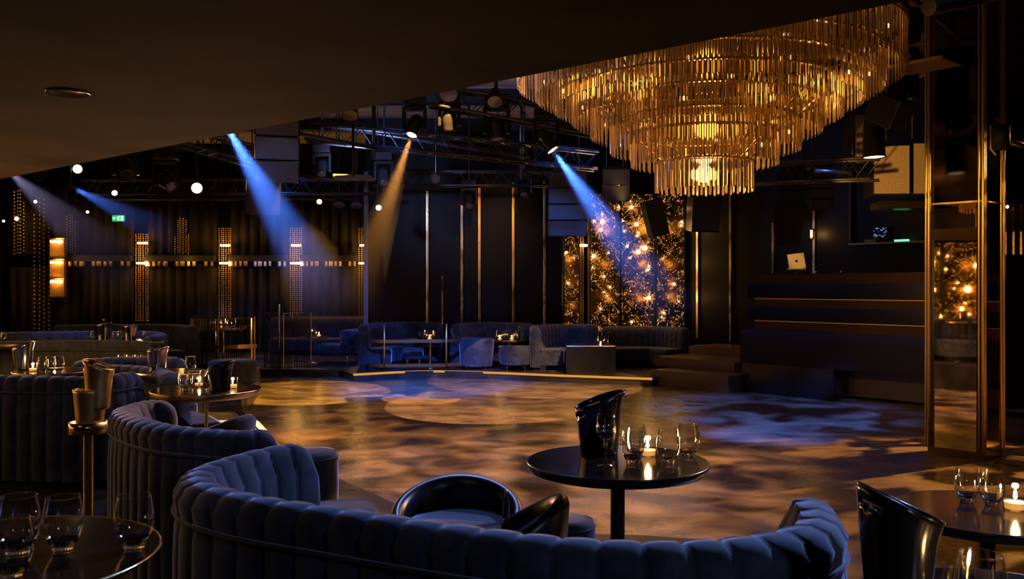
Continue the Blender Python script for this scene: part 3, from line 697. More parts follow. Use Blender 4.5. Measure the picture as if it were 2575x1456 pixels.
ice_bucket(F(58, 930, .77), .08, .20, .03, .5, 'golden ice bucket beside the candle at the left edge', 'steel')
glass(8, 862, .78, 'stemless glass at the left border on a lit table', None)
gb = 'glasses behind the long ribbed sofa'
ice_bucket(XD(258, 11.5, .73), .11, .22, .03, 0, 'steel ice bucket with a bottle neck behind the long ribbed sofa', 'steel', slot=False)
ice_bucket(XD(325, 11.5, .73), .10, .20, 0, 0, 'straight steel ice bucket right of the bottled one, far left', 'steel', slot=False)
for px, t_ in ((232, 'leftmost stemless glass behind the long ribbed sofa'), (288, 'stemless glass left of the straight steel bucket'), (301, 'stemless glass touching the straight steel bucket'), (365, 'rightmost stemless glass behind the long ribbed sofa')):
    glass(px, 0, .73, t_, gb, 1.1, True, 11.45)
gc = 'three glasses above the low sofa rim'
for px, t_ in ((307, 'left'), (328, 'middle'), (349, 'right')):
    glass(px, 0, .66, f'{t_} of three stemless glasses above the low sofa rim', gc, 1.0, True, 8.55)
# bottom left table
g9 = 'large glasses in the bottom left corner'
glass(45, 1398, .83, 'leftmost big stemless glass in the bottom left corner', g9, 1.07)
glass(158, 1388, .83, 'middle big stemless glass in the bottom left corner', g9, 1.0)
glass(337, 1384, .83, 'big stemless glass standing apart on the bottom left table', g9, 1.0)
glass(28, 1456, .83, 'stemless glass cut off by the lower left frame edge', g9, 1.0)
# right table
g7 = 'stemless glasses on the right table'
glass(2431, 1262, .63, 'left stemless glass on the tall right table', g7, 1.0)
glass(2493, 1272, .63, 'right stemless glass beside the candle on the tall right table', g7, 1.02)
candle(2553, 1284, .63, 'lit votive candle at the right border on the tall right table', 1.3)
glass(2466, 0, .70, 'big stemless glass in the bottom right corner', 'glasses in the bottom right corner', 1.22, d=1.98)
glass(2412, 0, .70, 'stemless glass low behind the black bucket, bottom right corner', 'glasses in the bottom right corner', .85, d=2.02)
candle(2545, 0, .70, 'lit votive candle in the bottom right corner', 1.2, d=1.95)
ice_bucket(XD(2256, 2.13, .70), .093, .235, -.045, 0, 'tall black slant topped ice bucket with a cut out handle, bottom right', 'gloss')
def bottle(loc, s, label, m='glass', cap='steel'):
    t = thing('bottle', label, 'bottle', loc)
    MB().lathe([(0, 0), (.035*s, 0), (.037*s, .01*s), (.037*s, .15*s), (.03*s, .19*s), (.014*s, .23*s), (.013*s, .28*s), (0, .28*s)], 20).build('body', m, t, smooth=True)
    MB().lathe([(.0135*s, .262*s), (.0145*s, .265*s), (.0145*s, .285*s), (0, .287*s)], 16).build('cap', cap, t, smooth=True)
    return t
bottle(XD(2302, 2.08, .705), .72, 'bottle standing in the tall black ice bucket, bottom right', 'blacksteel')
bottle(XD(1272, 3.93, .423), .45, 'small glass bottle standing on the black tub chair seat')
bottle(XD(261, 11.5, .735), 1.0, 'dark bottle inside the steel bucket behind the long ribbed sofa', 'blacksteel', 'brass')
# far tables
zta = ZB+.60
candle(1080, 0, zta, 'lit votive candle behind the brass railing', 1.5, d=19.0)
for px, t_ in ((1070, 'left glass beside the candle behind the brass railing'), (1088, 'right glass beside the candle behind the brass railing')):
    glass(px, 0, zta, t_, 'glasses behind the railing', 1.5, True, 19.1)
o = MB().lathe([(0, 0), (.05, 0), (.055, .02), (.045, .16), (.055, .2), (.051, .2), (.041, .16), (.05, .02), (0, .01)], 14).tube([(.05, 0, .17), (.1, 0, .15), (.095, 0, .07), (.05, 0, .05)], .007, 6).build('pitcher', 'glass', smooth=True, loc=XD(1056, 19.1, zta))
tag(o, 'glass pitcher with a handle on the table behind the railing', 'pitcher')
ztb = ZB+.58
candle(1257, 0, ztb, 'left of two lit candles on the table between the tub chairs', 1.5, d=19.2)
candle(1287, 0, ztb, 'right of two lit candles on the table between the tub chairs', 1.5, d=19.2)
for k, px in enumerate((1250, 1266, 1274, 1296)):
    glass(px, 0, ztb, ['glass left of both candles on the central far table', 'glass between the two candles, nearer the left one', 'glass between the two candles, nearer the right one', 'glass right of both candles on the central far table'][k], 'glasses on the central far table', 1.5, True, 19.4)
o = bottle(XD(1304, 19.3, ztb), 1.0, 'dark bottle at the right end of the central far table', 'blacksteel', 'brass')
candle(802, 0, ZB+.60, 'lit candle left of the blue lounge chair', 1.5, d=20.2)
glass(789, 0, ZB+.60, 'glass left of the candle beside the blue lounge chair', None, 1.6, True, 20.2)
candle(1510, 0, ZB+.50, 'lit candle behind the black box', 1.4, d=18.5)
for px, t_ in ((1504, 'glass left of the candle behind the black box'), (1519, 'glass right of the candle behind the black box')):
    glass(px, 0, ZB+.5, t_, 'glasses behind the black box', 1.5, True, 18.7)
o = bottle(XD(1531, 18.6, ZB+.5), 1.0, 'dark bottle on the dim table behind the black box', 'blacksteel', 'brass')
for k in range(9):
    glass(500+k*11, 0, ZB+.95, ['first', 'second', 'third', 'fourth', 'fifth', 'sixth', 'seventh', 'eighth', 'last'][k]+' glass from the left in the row behind the left string screen', 'row of glasses behind the left string screen', 1.4, True, 17.0)
candle(560, 0, ZB+.95, 'lit candle behind the left string screen', 1.5, d=16.9)
candle(480, 0, ZB+.72, 'lit candle left of the string screens', 1.2, d=16.8)
table('small table left of the string screens', XD(480, 16.85, ZB), .2, .72)

# gold ice bucket stand
c = XD(222, 4.98, 0); t = thing('bucket_stand', 'polished gold pedestal stand with a wide ring beside the ribbed sofa', 'stand', c)
zr0, zr1 = W(0, 1088, 4.98).z, W(0, 1060, 4.98).z
MB().lathe([(.026, 0), (.026, zr0)], 24).build('pole', 'brass', t, smooth=True)
MB().lathe([(0, .03), (.03, .03), (.15, .02), (.16, 0), (0, 0)], 32).build('base', 'brass', t, smooth=True)
MB().lathe([(.095, zr0), (.10, zr0), (.10, zr1), (.095, zr1), (.095, zr0)], 40).lathe([(0, zr0), (.095, zr0)], 40).build('ring', 'brass', t, smooth=True)
o = ice_bucket((c.x+.01, c.y, zr0+.004), .088, .235, 0, 0, 'gold lit lower ice bucket set in the stand ring', 'brass', slot=False)
o = ice_bucket((c.x+.055, c.y, zr0+.13), .078, .25, -.03, 0, 'upper gold ice bucket stacked inside the lower one', 'brass')

# ------------------------------------------------------------------ brass railings and string screens
def railing(label, pts, z0, h, posts, rails):
    t = thing('brass_railing', label, 'railing', (pts[0][0], pts[0][1], z0), 0, 'brass railings')
    q, L = smooth_path([(p[0]-pts[0][0], p[1]-pts[0][1]) for p in pts], .1)
    for z in rails:
        MB().sweep(q, [(-.01, z), (-.01, z+.07), (.01, z+.07), (.01, z)], closed=True).build('rail', 'brass_dark', t)
    for f_ in posts:
        p = q[min(len(q)-1, int(f_*(len(q)-1)))]
        MB().lathe([(0, 0), (.02, 0), (.02, h), (0, h+.01)], 12, c=(p.x, p.y, 0)).build('post', 'brass', t, smooth=True)
    return t
railing('curved brass railing with two flat bars in front of the blue sofa', [(-3.05, 19.2), (-2.95, 18.5), (-2.50, 18.35), (-2.0, 18.45), (-1.42, 18.5), (-.9, 18.9)], ZB, .95, (.38, .80), (.07, .57))
railing('brass railing with two flat bars behind the left candle table', [(-5.6, 15.4), (-5.2, 15.3), (-4.8, 15.35), (-4.45, 15.6)], 0, .88, (.1, .55, .98), (.04, .36))
railing('thin brass railing between the two string screens', [(-5.2, 18.9), (-4.9, 18.85), (-4.6, 18.9)], ZB, 1.35, (.5,), (.1,))
o = MB().lathe([(0, 0), (.018, 0), (.014, 1.0), (0, 1.0)], 8).build('brass_pole', 'brass', loc=XD(1112, 18.46, W(0, 815, 18.46).z))
tag(o, 'thin brass pole rising above the right railing post', 'pole')
def string_screen(px0, px1, d, z0, h, label):
    a, b = XD(px0, d, 0).x, XD(px1, d, 0).x; wd = b-a
    t = thing('string_screen', label, 'screen', ((a+b)/2, d, z0), 0, 'curved string screens')
    mb = MB(); bd = MB(); n = int(wd/.03)
    for i in range(n):
        if rnd.random() < .12: continue
        u = -wd/2+wd*(i+.5)/n; y = -.35*math.cos(u/wd*PI)+rnd.uniform(-.02, .02)
        mb.box((u, y, h/2), (.013, .013, h))
        for k in range(3):
            if rnd.random() < .5: bd.octa((u, y-.01, h*rnd.choice((.86, .80, .83, .52, .35))), .012)
    g = mb.build('string', 'dark', t); g['kind'] = 'stuff'
    g = bd.build('bead', 'steel', t); g['kind'] = 'stuff'
    q = [(-wd/2+wd*k/12, -.35*math.cos((-.5+k/12)*PI)) for k in range(13)]
    for z in (.03, h-.02): MB().tube([(x, y, z) for x, y in q], .012, 6).build('rail', 'brass_dark', t)
    for x, y in (q[0], q[-1], q[6]): MB().lathe([(.014, 0), (.014, h), (0, h)], 8, c=(x, y, 0)).build('post', 'brass', t)
string_screen(488, 640, 16.4, ZB+.0, 1.18, 'dark curved string screen left of the thin brass pole')
string_screen(665, 782, 19.2, ZB, 1.18, 'dark curved string screen right of the thin brass pole')

# ------------------------------------------------------------------ black boxes, steps, dj booth
o = MB().box((0, 0, .28), (.98, .7, .56)).build('black_box', 'gloss', loc=XD(1482, 18.0, ZB), bevel=.01); o.location.z = ZB
tag(o, 'plain black box plinth left of the steps', 'plinth')
BD = Vector((.874, -1)).normalized(); BN = Vector((-BD.y, BD.x))      # along the booth, and away from the dance floor
BANG = math.atan2(BD.y, BD.x); B0 = Vector((4.14, 16.0))
def on_booth(px, off=0):
    k = (px-CX)/FX; base = B0+BN*off; tt = (k*base.y-base.x)/(BD.x-k*BD.y); return base+BD*tt
def slab(mb, px0, off, ln, dep, z0, z1):
    a = on_booth(px0, off); c_ = a+BD*(ln/2)+BN*(dep/2); mb.box((c_.x, c_.y, (z0+z1)/2), (ln, dep, z1-z0), BANG); return mb
BZ = lambda py: CAMZ-(py-HY)/FX*16.0
t = thing('dj_booth', 'large tiered black and bronze DJ booth behind the mirrored column', 'dj booth', (0, 0, 0))
slab(MB(), 1867, 0, 1.75, .8, ZD, BZ(912)).build('plinth', 'gloss', t)['label'] = 'black lower step of the booth'
slab(MB(), 1862, .02, 7.5, 1.4, BZ(912), BZ(829)).build('lower_panel', mat('booth_blue_black', (.008, .010, .018), .4, Specular_IOR_Level=.25), t)
slab(MB(), 1866, .5, 7.5, .8, ZD+.05, BZ(912)).build('base', mat('booth_base', (.06, .05, .07), .5), t)
slab(MB(), 1898, .16, 7.3, 1.2, BZ(829), BZ(804)).build('recess', 'booth_bronze', t)['label'] = 'bronze recessed band'
slab(MB(), 1880, .04, 7.4, 1.3, BZ(803), BZ(771)).build('band', 'gloss', t)
slab(MB(), 1898, .16, 7.3, 1.2, BZ(771), BZ(749)).build('recess', 'booth_bronze', t)['label'] = 'bronze recessed band'
slab(MB(), 1880, .04, 7.4, 1.3, BZ(748), BZ(713)).build('band', 'gloss', t)
slab(MB(), 1912, .24, 7.2, 1.1, BZ(713), BZ(691)).build('desk_front', 'booth_bronze', t)
slab(MB(), 1911, .22, 7.2, 1.15, BZ(691), BZ(689)).build('desktop', 'bronze', t)
for py, px, of in ((806.2, 1898, .12), (751.2, 1898, .12)):
    slab(MB(), px, of, 7.3, .02, BZ(py+.6), BZ(py-1.6)).build('gold_edge', 'brass_matt', t)
for py in (711, 769, 827):
    p = on_booth(2100, -.035); o = area('booth_blue_strip', (p.x, p.y, BZ(py)+.012), (p.x, p.y, 0), 1.6, BLUE, 5.0, .02); o.rotation_euler = (0, 0, BANG)
DESK = BZ(689)
# steps left of the booth
def stepbox(px0, py_top, ztop, zbot, label, ln, dep):
    a = F(px0, py_top, ztop); c_ = Vector((a.x, a.y))+BD*(ln/2)+BN*(dep/2)
    o = MB().box((0, 0, (zbot-ztop)/2), (ln, dep, ztop-zbot)).build('stage_step', mat('step_stone', (.17, .11, .065), .28), loc=(c_.x, c_.y, ztop)); o.rotation_euler = (0, 0, BANG)
    return tag(o, label, 'step', 'stage steps beside the booth')
stepbox(1638, 929, -.16, ZD, 'lowest wide stage step left of the DJ booth', 1.75, 1.3)
stepbox(1646, 896, .03, -.16, 'second stage step left of the DJ booth', 1.9, 1.3)
stepbox(1732, 869, .20, .03, 'top stage step with a blue lit face left of the DJ booth', 1.9, 1.0)
# laptop on the desk
p = on_booth(2006, .5); d = p.y
t = thing('laptop', 'open laptop seen from behind on a stand on the booth desk', 'laptop', (p.x, p.y, DESK), -.12)
lw, lh = .285, .27
MB().box((0, .12, .085), (lw, .22, .014)).build('base', 'alu', t, bevel=.004)
lid = MB().box((0, 0, lh/2), (lw, .008, lh)).build('lid', 'alu', t, bevel=.003); lid.location = (0, 0, .09); lid.rotation_euler = (-.12, -.13, 0)
# logo: a bitten apple with its leaf
a_ = []
N = 40
for i in range(N):
    th = 2*PI*i/N; rr = .024*(1+.10*math.cos(2*th+PI)*1)
    x = rr*math.sin(th)*1.02; z = rr*math.cos(th)
    if z > .018: z -= .006*math.exp(-(x/.007)**2)
    if z < -.016: z += .004*math.exp(-(x/.006)**2)
    dx, dz = x-.030, z-.003; dd = math.hypot(dx, dz)
    if dd < .013: x = .030+dx/dd*.013*1.0; x = min(x, .030-.0 if abs(dz) > .0125 else x)
    a_.append((x, -.0055, z))
mb = MB(); mb.add([(0, -.0055, 0)]+a_, [(0, 1+i, 1+(i+1) % N) for i in range(N)])
mb.add([(.002, -.0055, .024), (.003, -.0055, .033), (.010, -.0055, .038), (.010, -.0055, .030)], [(0, 1, 2, 3)])
lg = mb.build('logo', 'gloss', lid, solid=.001); lg.location = (0, 0, lh*.5); lg.scale = (1, 1, 1)
MB().box((0, .1, .04), (.03, .03, .08)).box((0, .1, .006), (.16, .16, .012)).build('stand', 'rigging', t)
spot('laptop_light', (p.x-2.2, p.y-3.2, 3.6), (p.x, p.y, DESK+.2), 600, AMB, 7, .5, .03)
for px, nm in ((1943, 'left of the laptop'), (2052, 'right of the laptop, under the brass strip'), (2116, 'alone on the right part of the desk')):
    p = on_booth(px, .35); o = MB().lathe([(0, 0), (.022, 0), (.022, .03), (.012, .045), (0, .045)], 12).build('control_knob', 'steel', loc=(p.x, p.y, DESK), smooth=True)
    tag(o, 'small metal fitting on the booth desk '+nm, 'fitting', 'small fittings on the booth desk')
# alcove in the right wall with equipment
a, b = rw(2147, .02), rw(2420, .02); za, zb_ = W(0, 615, a.y).z, W(0, 400, a.y).z
t = thing('wall_alcove', 'dark framed alcove with equipment above the DJ booth', 'alcove', (a.x, a.y, 0), RANG)
ln = (b-a).length
MB().box((0, -.05, (za+zb_)/2), (.04, .16, zb_-za)).build('jamb', 'booth_bronze', t); MB().box((ln/2, -.05, za), (ln, .30, .03)).build('shelf', 'brass_dark', t); MB().box((ln/2, -.05, zb_), (ln, .16, .04)).build('lintel', 'booth_bronze', t)
MB().box((ln/2, .0, (za+zb_)/2), (ln, .02, zb_-za)).build('back', 'black_wall', t)
def eq(px, py, wpx, hpx, name, m, label, cat, off=.16, dz=0):
    p = rw(px, off); s_ = p.y/FX; o = MB().box((0, 0, hpx*s_/2), (wpx*s_, .08, hpx*s_)).build(name, m, loc=(p.x, p.y, za+.016+dz), bevel=.004); o.rotation_euler = (0, 0, RANG)
    return tag(o, label, cat)
eq(2200, 612, 28, 8, 'paper_box', 'beige', 'small pale box in the alcove above the booth', 'box')
eq(2278, 612, 34, 5, 'mixer', 'led_green', 'low device with a row of green lights in the alcove', 'mixer')
p = rw(2222, .13); s_ = p.y/FX
t = thing('display', 'small blue lit display in the dark alcove', 'display', (p.x, p.y, W(0, 585, p.y).z), RANG)
MB().box((0,.02,0), (.30,.04,.24)).build('case', 'dark', t)
mb = MB(); r_ = random.Random(5)
for k in range(26): mb.box((r_.uniform(-.12, .12), -.004, r_.uniform(-.09, .09)), (r_.uniform(.01, .035), .004, r_.uniform(.006, .02)))
mb.build('pixels', 'screen_blue', t)
MB().box((0,.02,-.165), (.05,.04,.11)).build('foot', 'dark', t)
# beige lit speaker cabinets and ledge
def cab(px0, px1, py0, py1, d, name, label, m='beige', dep=.5, rz=0, tilt=0, group=None):
    s_ = d/FX; c_ = W((px0+px1)/2, (py0+py1)/2, d)
    t = thing(name, label, 'speaker', c_, rz, group)
    w_, h_ = (px1-px0)*s_, (py1-py0)*s_
    b = MB().box((0, dep/2, 0), (w_, dep, h_)).build('cabinet', 'dark', t, bevel=.015); b.rotation_euler = (tilt, 0, 0)
    g = MB().box((0, -.008, 0), (w_*.94, .02, h_*.95)).build('grille', m, b)
    br = MB().tube([(0, dep/2, h_/2), (0, dep/2, h_/2+max(.2, min(3, ZC-c_.z-h_/2)))], .015, 8).build('bracket', 'rigging', t)
    return t
G5 = 'beige lit speakers above the alcove'
cab(2197, 2287, 364, 490, 13.2, 'loudspeaker', 'large beige lit speaker above the alcove, left of the column', group=G5, rz=-.1)
cab(2293, 2332, 358, 490, 13.4, 'loudspeaker', 'narrow beige lit speaker beside the mirrored column', group=G5)
cab(2150, 2196, 286, 414, 13.8, 'loudspeaker', 'dim beige speaker half hidden behind the black can light', group=G5)
cab(2474, 2516, 236, 468, 11.5, 'loudspeaker', 'tall beige speaker seen right of the mirrored column', group=G5)
spot('speaker_wash', (3.2, 9.5, 2.2), W(2270, 440, 13.2), 900, AMB, 24, .5, .05)
o = MB().box((0, 0, 0), (.95, .4, .11)).build('ledge', 'bronze', loc=W(2280, 517, 13.6)); o.rotation_euler = (0, 0, -.1)
tag(o, 'bronze ledge under the beige lit speakers', 'ledge')
# right border lattice
t = thing('brass_screen', 'screen of three vertical brass slats at the right border', 'screen', W(2552, 640, 11.6))
for k, px in enumerate((2532, 2552, 2571)):
    MB().box(((px-2552)/FX*11.6, 0, .33), (.035, .05, .66)).build('slat', 'brass', t)
MB().box((0, .04, 2.2), (.3, .03, 4.0-.2)).build('backing', 'gloss', t)
MB().box((0, 0, -1.0), (.3, .05, 2.0)).build('lower_panel', 'gloss', t)
t = thing('globe_lamp', 'tiny glowing lamp on the brass slats at the right border', 'wall lamp', W(2533, 520, 11.5))
MB().sphere((0,0,0), .02, 8, 5).build('globe', 'sconce_on', t); MB().tube([(0,0,0),(0,.12,0)], .008, 6).build('arm', 'brass', t)

# ------------------------------------------------------------------ mirrored column
Q0 = Vector((4.70, 10.10)); Q1 = Vector((5.09, 9.66)); Q2 = Vector((5.46, 9.98)); Q3 = Q0+(Q2-Q1)
t = thing('mirrored_column', 'tall square column clad in amber antique mirror with brass corners', 'column', (Q1.x, Q1.y, ZD))
def face(u, v, z0, z1, m, nm, ins=.07):
    d_ = (v-u).normalized(); a, b = u+d_*ins-Q1, v-d_*ins-Q1
    return MB().add([(a.x, a.y, z0), (b.x, b.y, z0), (b.x, b.y, z1), (a.x, a.y, z1)], [(0, 1, 2, 3)]).build(nm, m, t, solid=.01)
zs_ = W(0, 510, 9.9).z-ZD
core = [Vector((0, 0))]+[Q2-Q1, Q3-Q1, Q0-Q1]; cc = sum(core, Vector((0, 0)))/4
MB().poly([tuple(cc+(q-cc)*.93) for q in core], 0, ZC-ZD).build('core', 'gloss', t)
face(Q0, Q1, .09, zs_-.01, 'mirror', 'mirror_panel'); face(Q1, Q2, .09, zs_-.01, 'mirror', 'mirror_panel')
face(Q0, Q1, zs_+.01, ZC-ZD-.4, 'mirror_dark', 'upper_panel'); face(Q1, Q2, zs_+.01, ZC-ZD-.4, 'mirror_dark', 'upper_panel')
MB().poly([tuple(cc+(q-cc)*1.02) for q in core], 0, .085).build('base', 'bronze', t)
for q in (Q0, Q1, Q2):
    c_ = (q-Q1)-cc; c_ = cc+c_*.985
    mb = MB()
    for dx, r_ in ((0, .018), (.035, .011), (-.035, .011)):
        dd_ = Vector((dx, 0)) if q != Q1 else Vector((dx, abs(dx)*.6)); mb.tube([(c_.x+dd_.x, c_.y+dd_.y, .085), (c_.x+dd_.x, c_.y+dd_.y, ZC-ZD-.4)], r_, 10)
    mb.build('corner_rod', 'brass_matt', t, smooth=True)
MB().poly([tuple(cc+(q-cc)*1.01) for q in core], zs_-.01, zs_+.01).build('joint', 'brass', t)
o = MB().tube([(0, 0, .0), (.04, -.02, .02), (.10, -.1, .006), (.16, -.2, .006)], .006, 6).build('cable', 'dark', loc=(5.15, 9.55, ZD)); tag(o, 'thin black cable at the foot of the mirrored column', 'cable')

for k, q in enumerate(((-5.7, 8.7, 2.15), (-6.3, 7.6, 1.8))):  # globes added outside the view for warm glare in the mirrored column
    t = thing('glare_globe', f'added amber glare globe left of the frame, {["nearer to","farther from"][k]} the dance floor', 'lamp', q)
    MB().sphere((0,0,0), .13, 16, 10).build('globe', 'lens_warm', t, smooth=True); MB().tube([(0,0,.12),(0,0,2.55-q[2])], .008, 6).build('cord', 'dark', t)
    point('glare_light', (0, 0, -.2), 60, AMB, .1, t)
# ------------------------------------------------------------------ chandelier
D0 = 8.2; ang = math.radians(12.1); CC = Vector((D0*math.sin(ang), D0*math.cos(ang)))
ch = thing('chandelier', 'huge tiered round chandelier of hanging glass rods', 'chandelier', (CC.x, CC.y, CAMZ))
radii = [.43, .645, .83, 1.01, 1.18, 1.35, 1.51, 1.67]
bots = [.84, 1.07, 1.19, 1.335, 1.465, 1.58, 1.68, 1.79]; lens = [.25, .27, .26, .27, .27, .27, .28, .36]
def rod_mesh(mb, x, y, z0, z1, a, wd=.013, dp=.006):
    ca, sa = math.cos(a), math.sin(a); vs = []
    for z, k in ((z0, .55), (z0+.01, 1), (z1-.01, 1), (z1, .55)):
        for u, v in ((-wd, 0), (-wd*.45, -dp), (wd*.45, -dp), (wd, 0), (wd*.45, dp), (-wd*.45, dp)):
            u *= k; v *= k; vs.append((x-sa*u+ca*v, y+ca*u+sa*v, z))
    fs = [tuple(range(5, -1, -1)), tuple(range(18, 24))]+[(j*6+i, j*6+(i+1) % 6, j*6+6+(i+1) % 6, j*6+6+i) for j in range(3) for i in range(6)]
    mb.add(vs, fs)
rest = MB(); rods = []
for ti, (R, zb2, ln2) in enumerate(zip(radii, bots, lens)):
    n = int(2*PI*R/.040)
    for k in range(n):
        a = 2*PI*k/n+ti*.01; z0 = zb2+(.012 if k % 2 else 0)+rnd.uniform(-.003, .003)
        rr = R-(.014 if k % 2 else 0)
        rods.append((ti, k, rr*math.cos(a), rr*math.sin(a), z0, zb2+ln2, a+rnd.uniform(-.2, .2)))
front = [r_ for r_ in rods if r_[3] < .3*radii[r_[0]] and r_[0] in (0, 1)]
front.sort(key=lambda r_: (r_[0], r_[3])); sel = set((r_[0], r_[1]) for r_ in front[:100])
for r_ in rods:
    if (r_[0], r_[1]) in sel:
        mb = MB(); rod_mesh(mb, 0, 0, 0, r_[5]-r_[4], r_[6]); mb.build('crystal_rod', 'crystal', ch, loc=(r_[2], r_[3], r_[4]))
    else: rod_mesh(rest, *r_[2:])
o = rest.build('crystal_rods', 'crystal', ch); o['kind'] = 'stuff'
for R, zb2, ln2 in zip(radii, bots, lens):
    z = zb2+ln2
    MB().lathe([(R-.03, z), (R+.012, z), (R+.012, z+.014), (R-.03, z+.014), (R-.03, z)], 72).build('tier_ring', 'brass_dark', ch, smooth=False)
MB().lathe([(0, 2.20), (1.69, 2.20), (1.70, 2.24), (0, 2.24)], 72).build('ceiling_plate', 'bronze', ch)
mb = MB()
for k in range(8):
    a = k*PI/4; mb.tube([(.35*math.cos(a), .35*math.sin(a), bots[0]+lens[0]), (1.6*math.cos(a), 1.6*math.sin(a), 2.2)], .01, 6)
mb.build('spoke', 'brass_dark', ch)
MB().tube([(0, 0, 2.24), (0, 0, ZC-CAMZ)], .05, 12).build('stem', 'brass_dark', ch)
MB().lathe([(0, bots[0]+.24), (.40, bots[0]+.24)], 40).build('bottom_plate', 'steel', ch)
bulb = MB().sphere((0, 0, 0), .009, 8, 5, (1, 1, 2.2))
bp_ = None
for R, z, n in ((.10, .99, 4), (.52, 1.22, 6), (.74, 1.36, 8), (.92, 1.50, 8), (1.10, 1.62, 9), (1.26, 1.74, 10), (1.43, 1.86, 10), (1.55, 2.08, 12)):
    for k in range(n):
        a = 2*PI*k/n+R*3
        if bp_ is None: bp_ = bulb.build('bulb', 'bulb', ch, smooth=True); o = bp_
        else: o = bp_.copy(); C.objects.link(o); o.parent = ch
        o.location = (R*math.cos(a), R*math.sin(a), z)
        o.scale = (3.5, 3.5, 2.5) if R == .10 else (1, 1, 1)
bq = MB().sphere((0, 0, 0), .075, 12, 8, (1, 1, 1.1)).build('bulb', 'bulb_bright', ch, smooth=True, loc=(0, -.02, 1.0))
for R, z, p in ((.0, .93, 46), (.0, 1.4, 26), (.9, 1.75, 20), (-.9, 1.75, 14), (0, 1.95, 18)):
    point('chandelier_light', (R, -.16, z), p, AMB, .12, ch)

# ------------------------------------------------------------------ rigging: trusses, lamps, speakers
def truss(p, q, label, s_=.14):
    p, q = Vector(p), Vector(q); L = (q-p).length; d_ = (q-p)/L; up = Vector((0,0,1)); sd = d_.cross(up).normalized(); up = sd.cross(d_)
    t = thing('lighting_truss', label, 'truss', p, 0, 'ceiling trusses')
    cs = [sd*s_+up*s_, -sd*s_+up*s_, sd*s_-up*s_, -sd*s_-up*s_]
    mb = MB()
    for c_ in cs: mb.tube([c_, c_+d_*L], .022, 8)
    mb.build('chord', 'rigging', t, smooth=True)
    mb = MB(); n = int(L/.4)
    for k in range(n):
        a = d_*(L*k/n); b = d_*(L*(k+.5)/n); c2 = d_*(L*(k+1)/n)
        for i, j in ((0, 2), (1, 3), (0, 1), (2, 3)): mb.tube([cs[i]+a, cs[j]+b, cs[i]+c2], .009, 5)
    mb.build('brace', 'rigging', t)
    for k in (.15, .5, .85):
        c_ = d_*(L*k)+up*s_; MB().tube([c_, Vector((c_.x, c_.y, ZC-p.z))], .012, 6).build('hanger', 'rigging', t)
def pipe(pts, r, label, m='rigging', grp='ceiling pipes'):
    b0 = Vector(pts[0]); o = MB().tube([Vector(p)-b0 for p in pts], r, 10).build('ceiling_pipe', m, loc=b0, smooth=True)
    return tag(o, label, 'pipe', grp)
truss(W(430, 330, 12), W(720, 420, 16.5), 'blue lit truss crossing the blue beam behind the hanging speaker')
truss(W(770, 330, 14), W(1500, 405, 14.5), 'long truss behind the hanging speakers at centre')
truss(W(1080, 240, 12.5), W(1520, 320, 12.5), 'truss carrying the moving head lamps left of the chandelier')
truss(W(200, 470, 18), W(960, 470, 18), 'low far truss in front of the curtained wall')
truss(W(940, 450, 18), W(1420, 450, 18), 'far truss above the black wall panels')
truss(W(1850, 440, 13.5), W(2200, 425, 12.0), 'truss right of the chandelier above the booth')
for k, (a, b, t_) in enumerate((((560, 300, 13), (1010, 385, 14), 'long dark pipe above the hanging speaker'), ((780, 310, 15), (1330, 395, 15), 'pipe below the ceiling boards at centre'), ((250, 500, 20), (900, 500, 20), 'far pipe just above the exit sign'), ((880, 455, 17), (720, 440, 17), 'short pipe right of the speaker cluster'), ((2050, 430, 12), (2140, 434, 12), 'short double pipe left of the beige speakers'))):
    pipe([W(*a), W(*b)], .03, t_)
for k, (px, y0, y1, d, t_) in enumerate(((940, 270, 400, 14, 'vertical hanging pipe above the flat monitor'), (1311, 330, 450, 15, 'vertical hanging pipe left of the blue lamp'))):
    p = W(px, y1, d); pipe([p, Vector((p.x, p.y, ZC))], .03, t_)
# ceiling beams
for k, (y, nm) in enumerate(((12.2, 'nearest'), (14.6, 'second'), (17.2, 'third'), (20.2, 'furthest'))):
    struct(MB().box((-1, y, ZC-.13), (24, .32, .26)).build('trim_ceiling_beam', 'dark'))
def direction_matrix(dr):
    return Vector(dr).normalized().to_track_quat('-Z', 'Y').to_matrix().to_4x4()
def moving_head(px, py, d, tgt, label, lens='lens_off', s=1.0, grp='moving head lamps', up=.0):
    c_ = W(px, py, d); dr = (Vector(tgt)-c_).normalized()
    hd = c_-dr*.16*s                                             # head pivot, the lens sits at the pixel
    t = thing('moving_head_lamp', label, 'stage lamp', hd, 0, grp)
    R4 = direction_matrix(dr)
    MB().lathe([(0, .17), (.07, .165), (.105, .12), (.115, .04), (.10, -.05), (.085, -.13), (.088, -.16), (.075, -.16)], 28, M4=R4 @ Matrix.Scale(s, 4)).build('head', 'gloss', t, smooth=True)
    MB().lathe([(0, -.155), (.04, -.158), (.076, -.152)], 24, M4=R4 @ Matrix.Scale(s, 4)).build('lens', lens, t, smooth=True)
    zt_ = .30*s
    mb = MB()
    for sx in (-1, 1): mb.box((sx*.15*s, 0, .09*s), (.05*s, .13*s, .34*s))
    mb.box((0, 0, .25*s), (.35*s, .14*s, .05*s)); mb.build('yoke', 'gloss', t, bevel=.02*s)
    MB().box((0, 0, .36*s), (.32*s, .24*s, .14*s)).build('base', 'gloss', t, bevel=.02*s)
    MB().tube([(0, 0, .42*s), (0, 0, max(.5*s, ZC-hd.z))], .018, 8).build('hanging_rod', 'rigging', t)
    return t
moving_head(1035, 340, 13, T1_, 'moving head lamp sending a warm beam down left', 'lens_warm')
moving_head(1390, 378, 12, T2_, 'moving head lamp sending a blue beam down right', 'lens_blue')
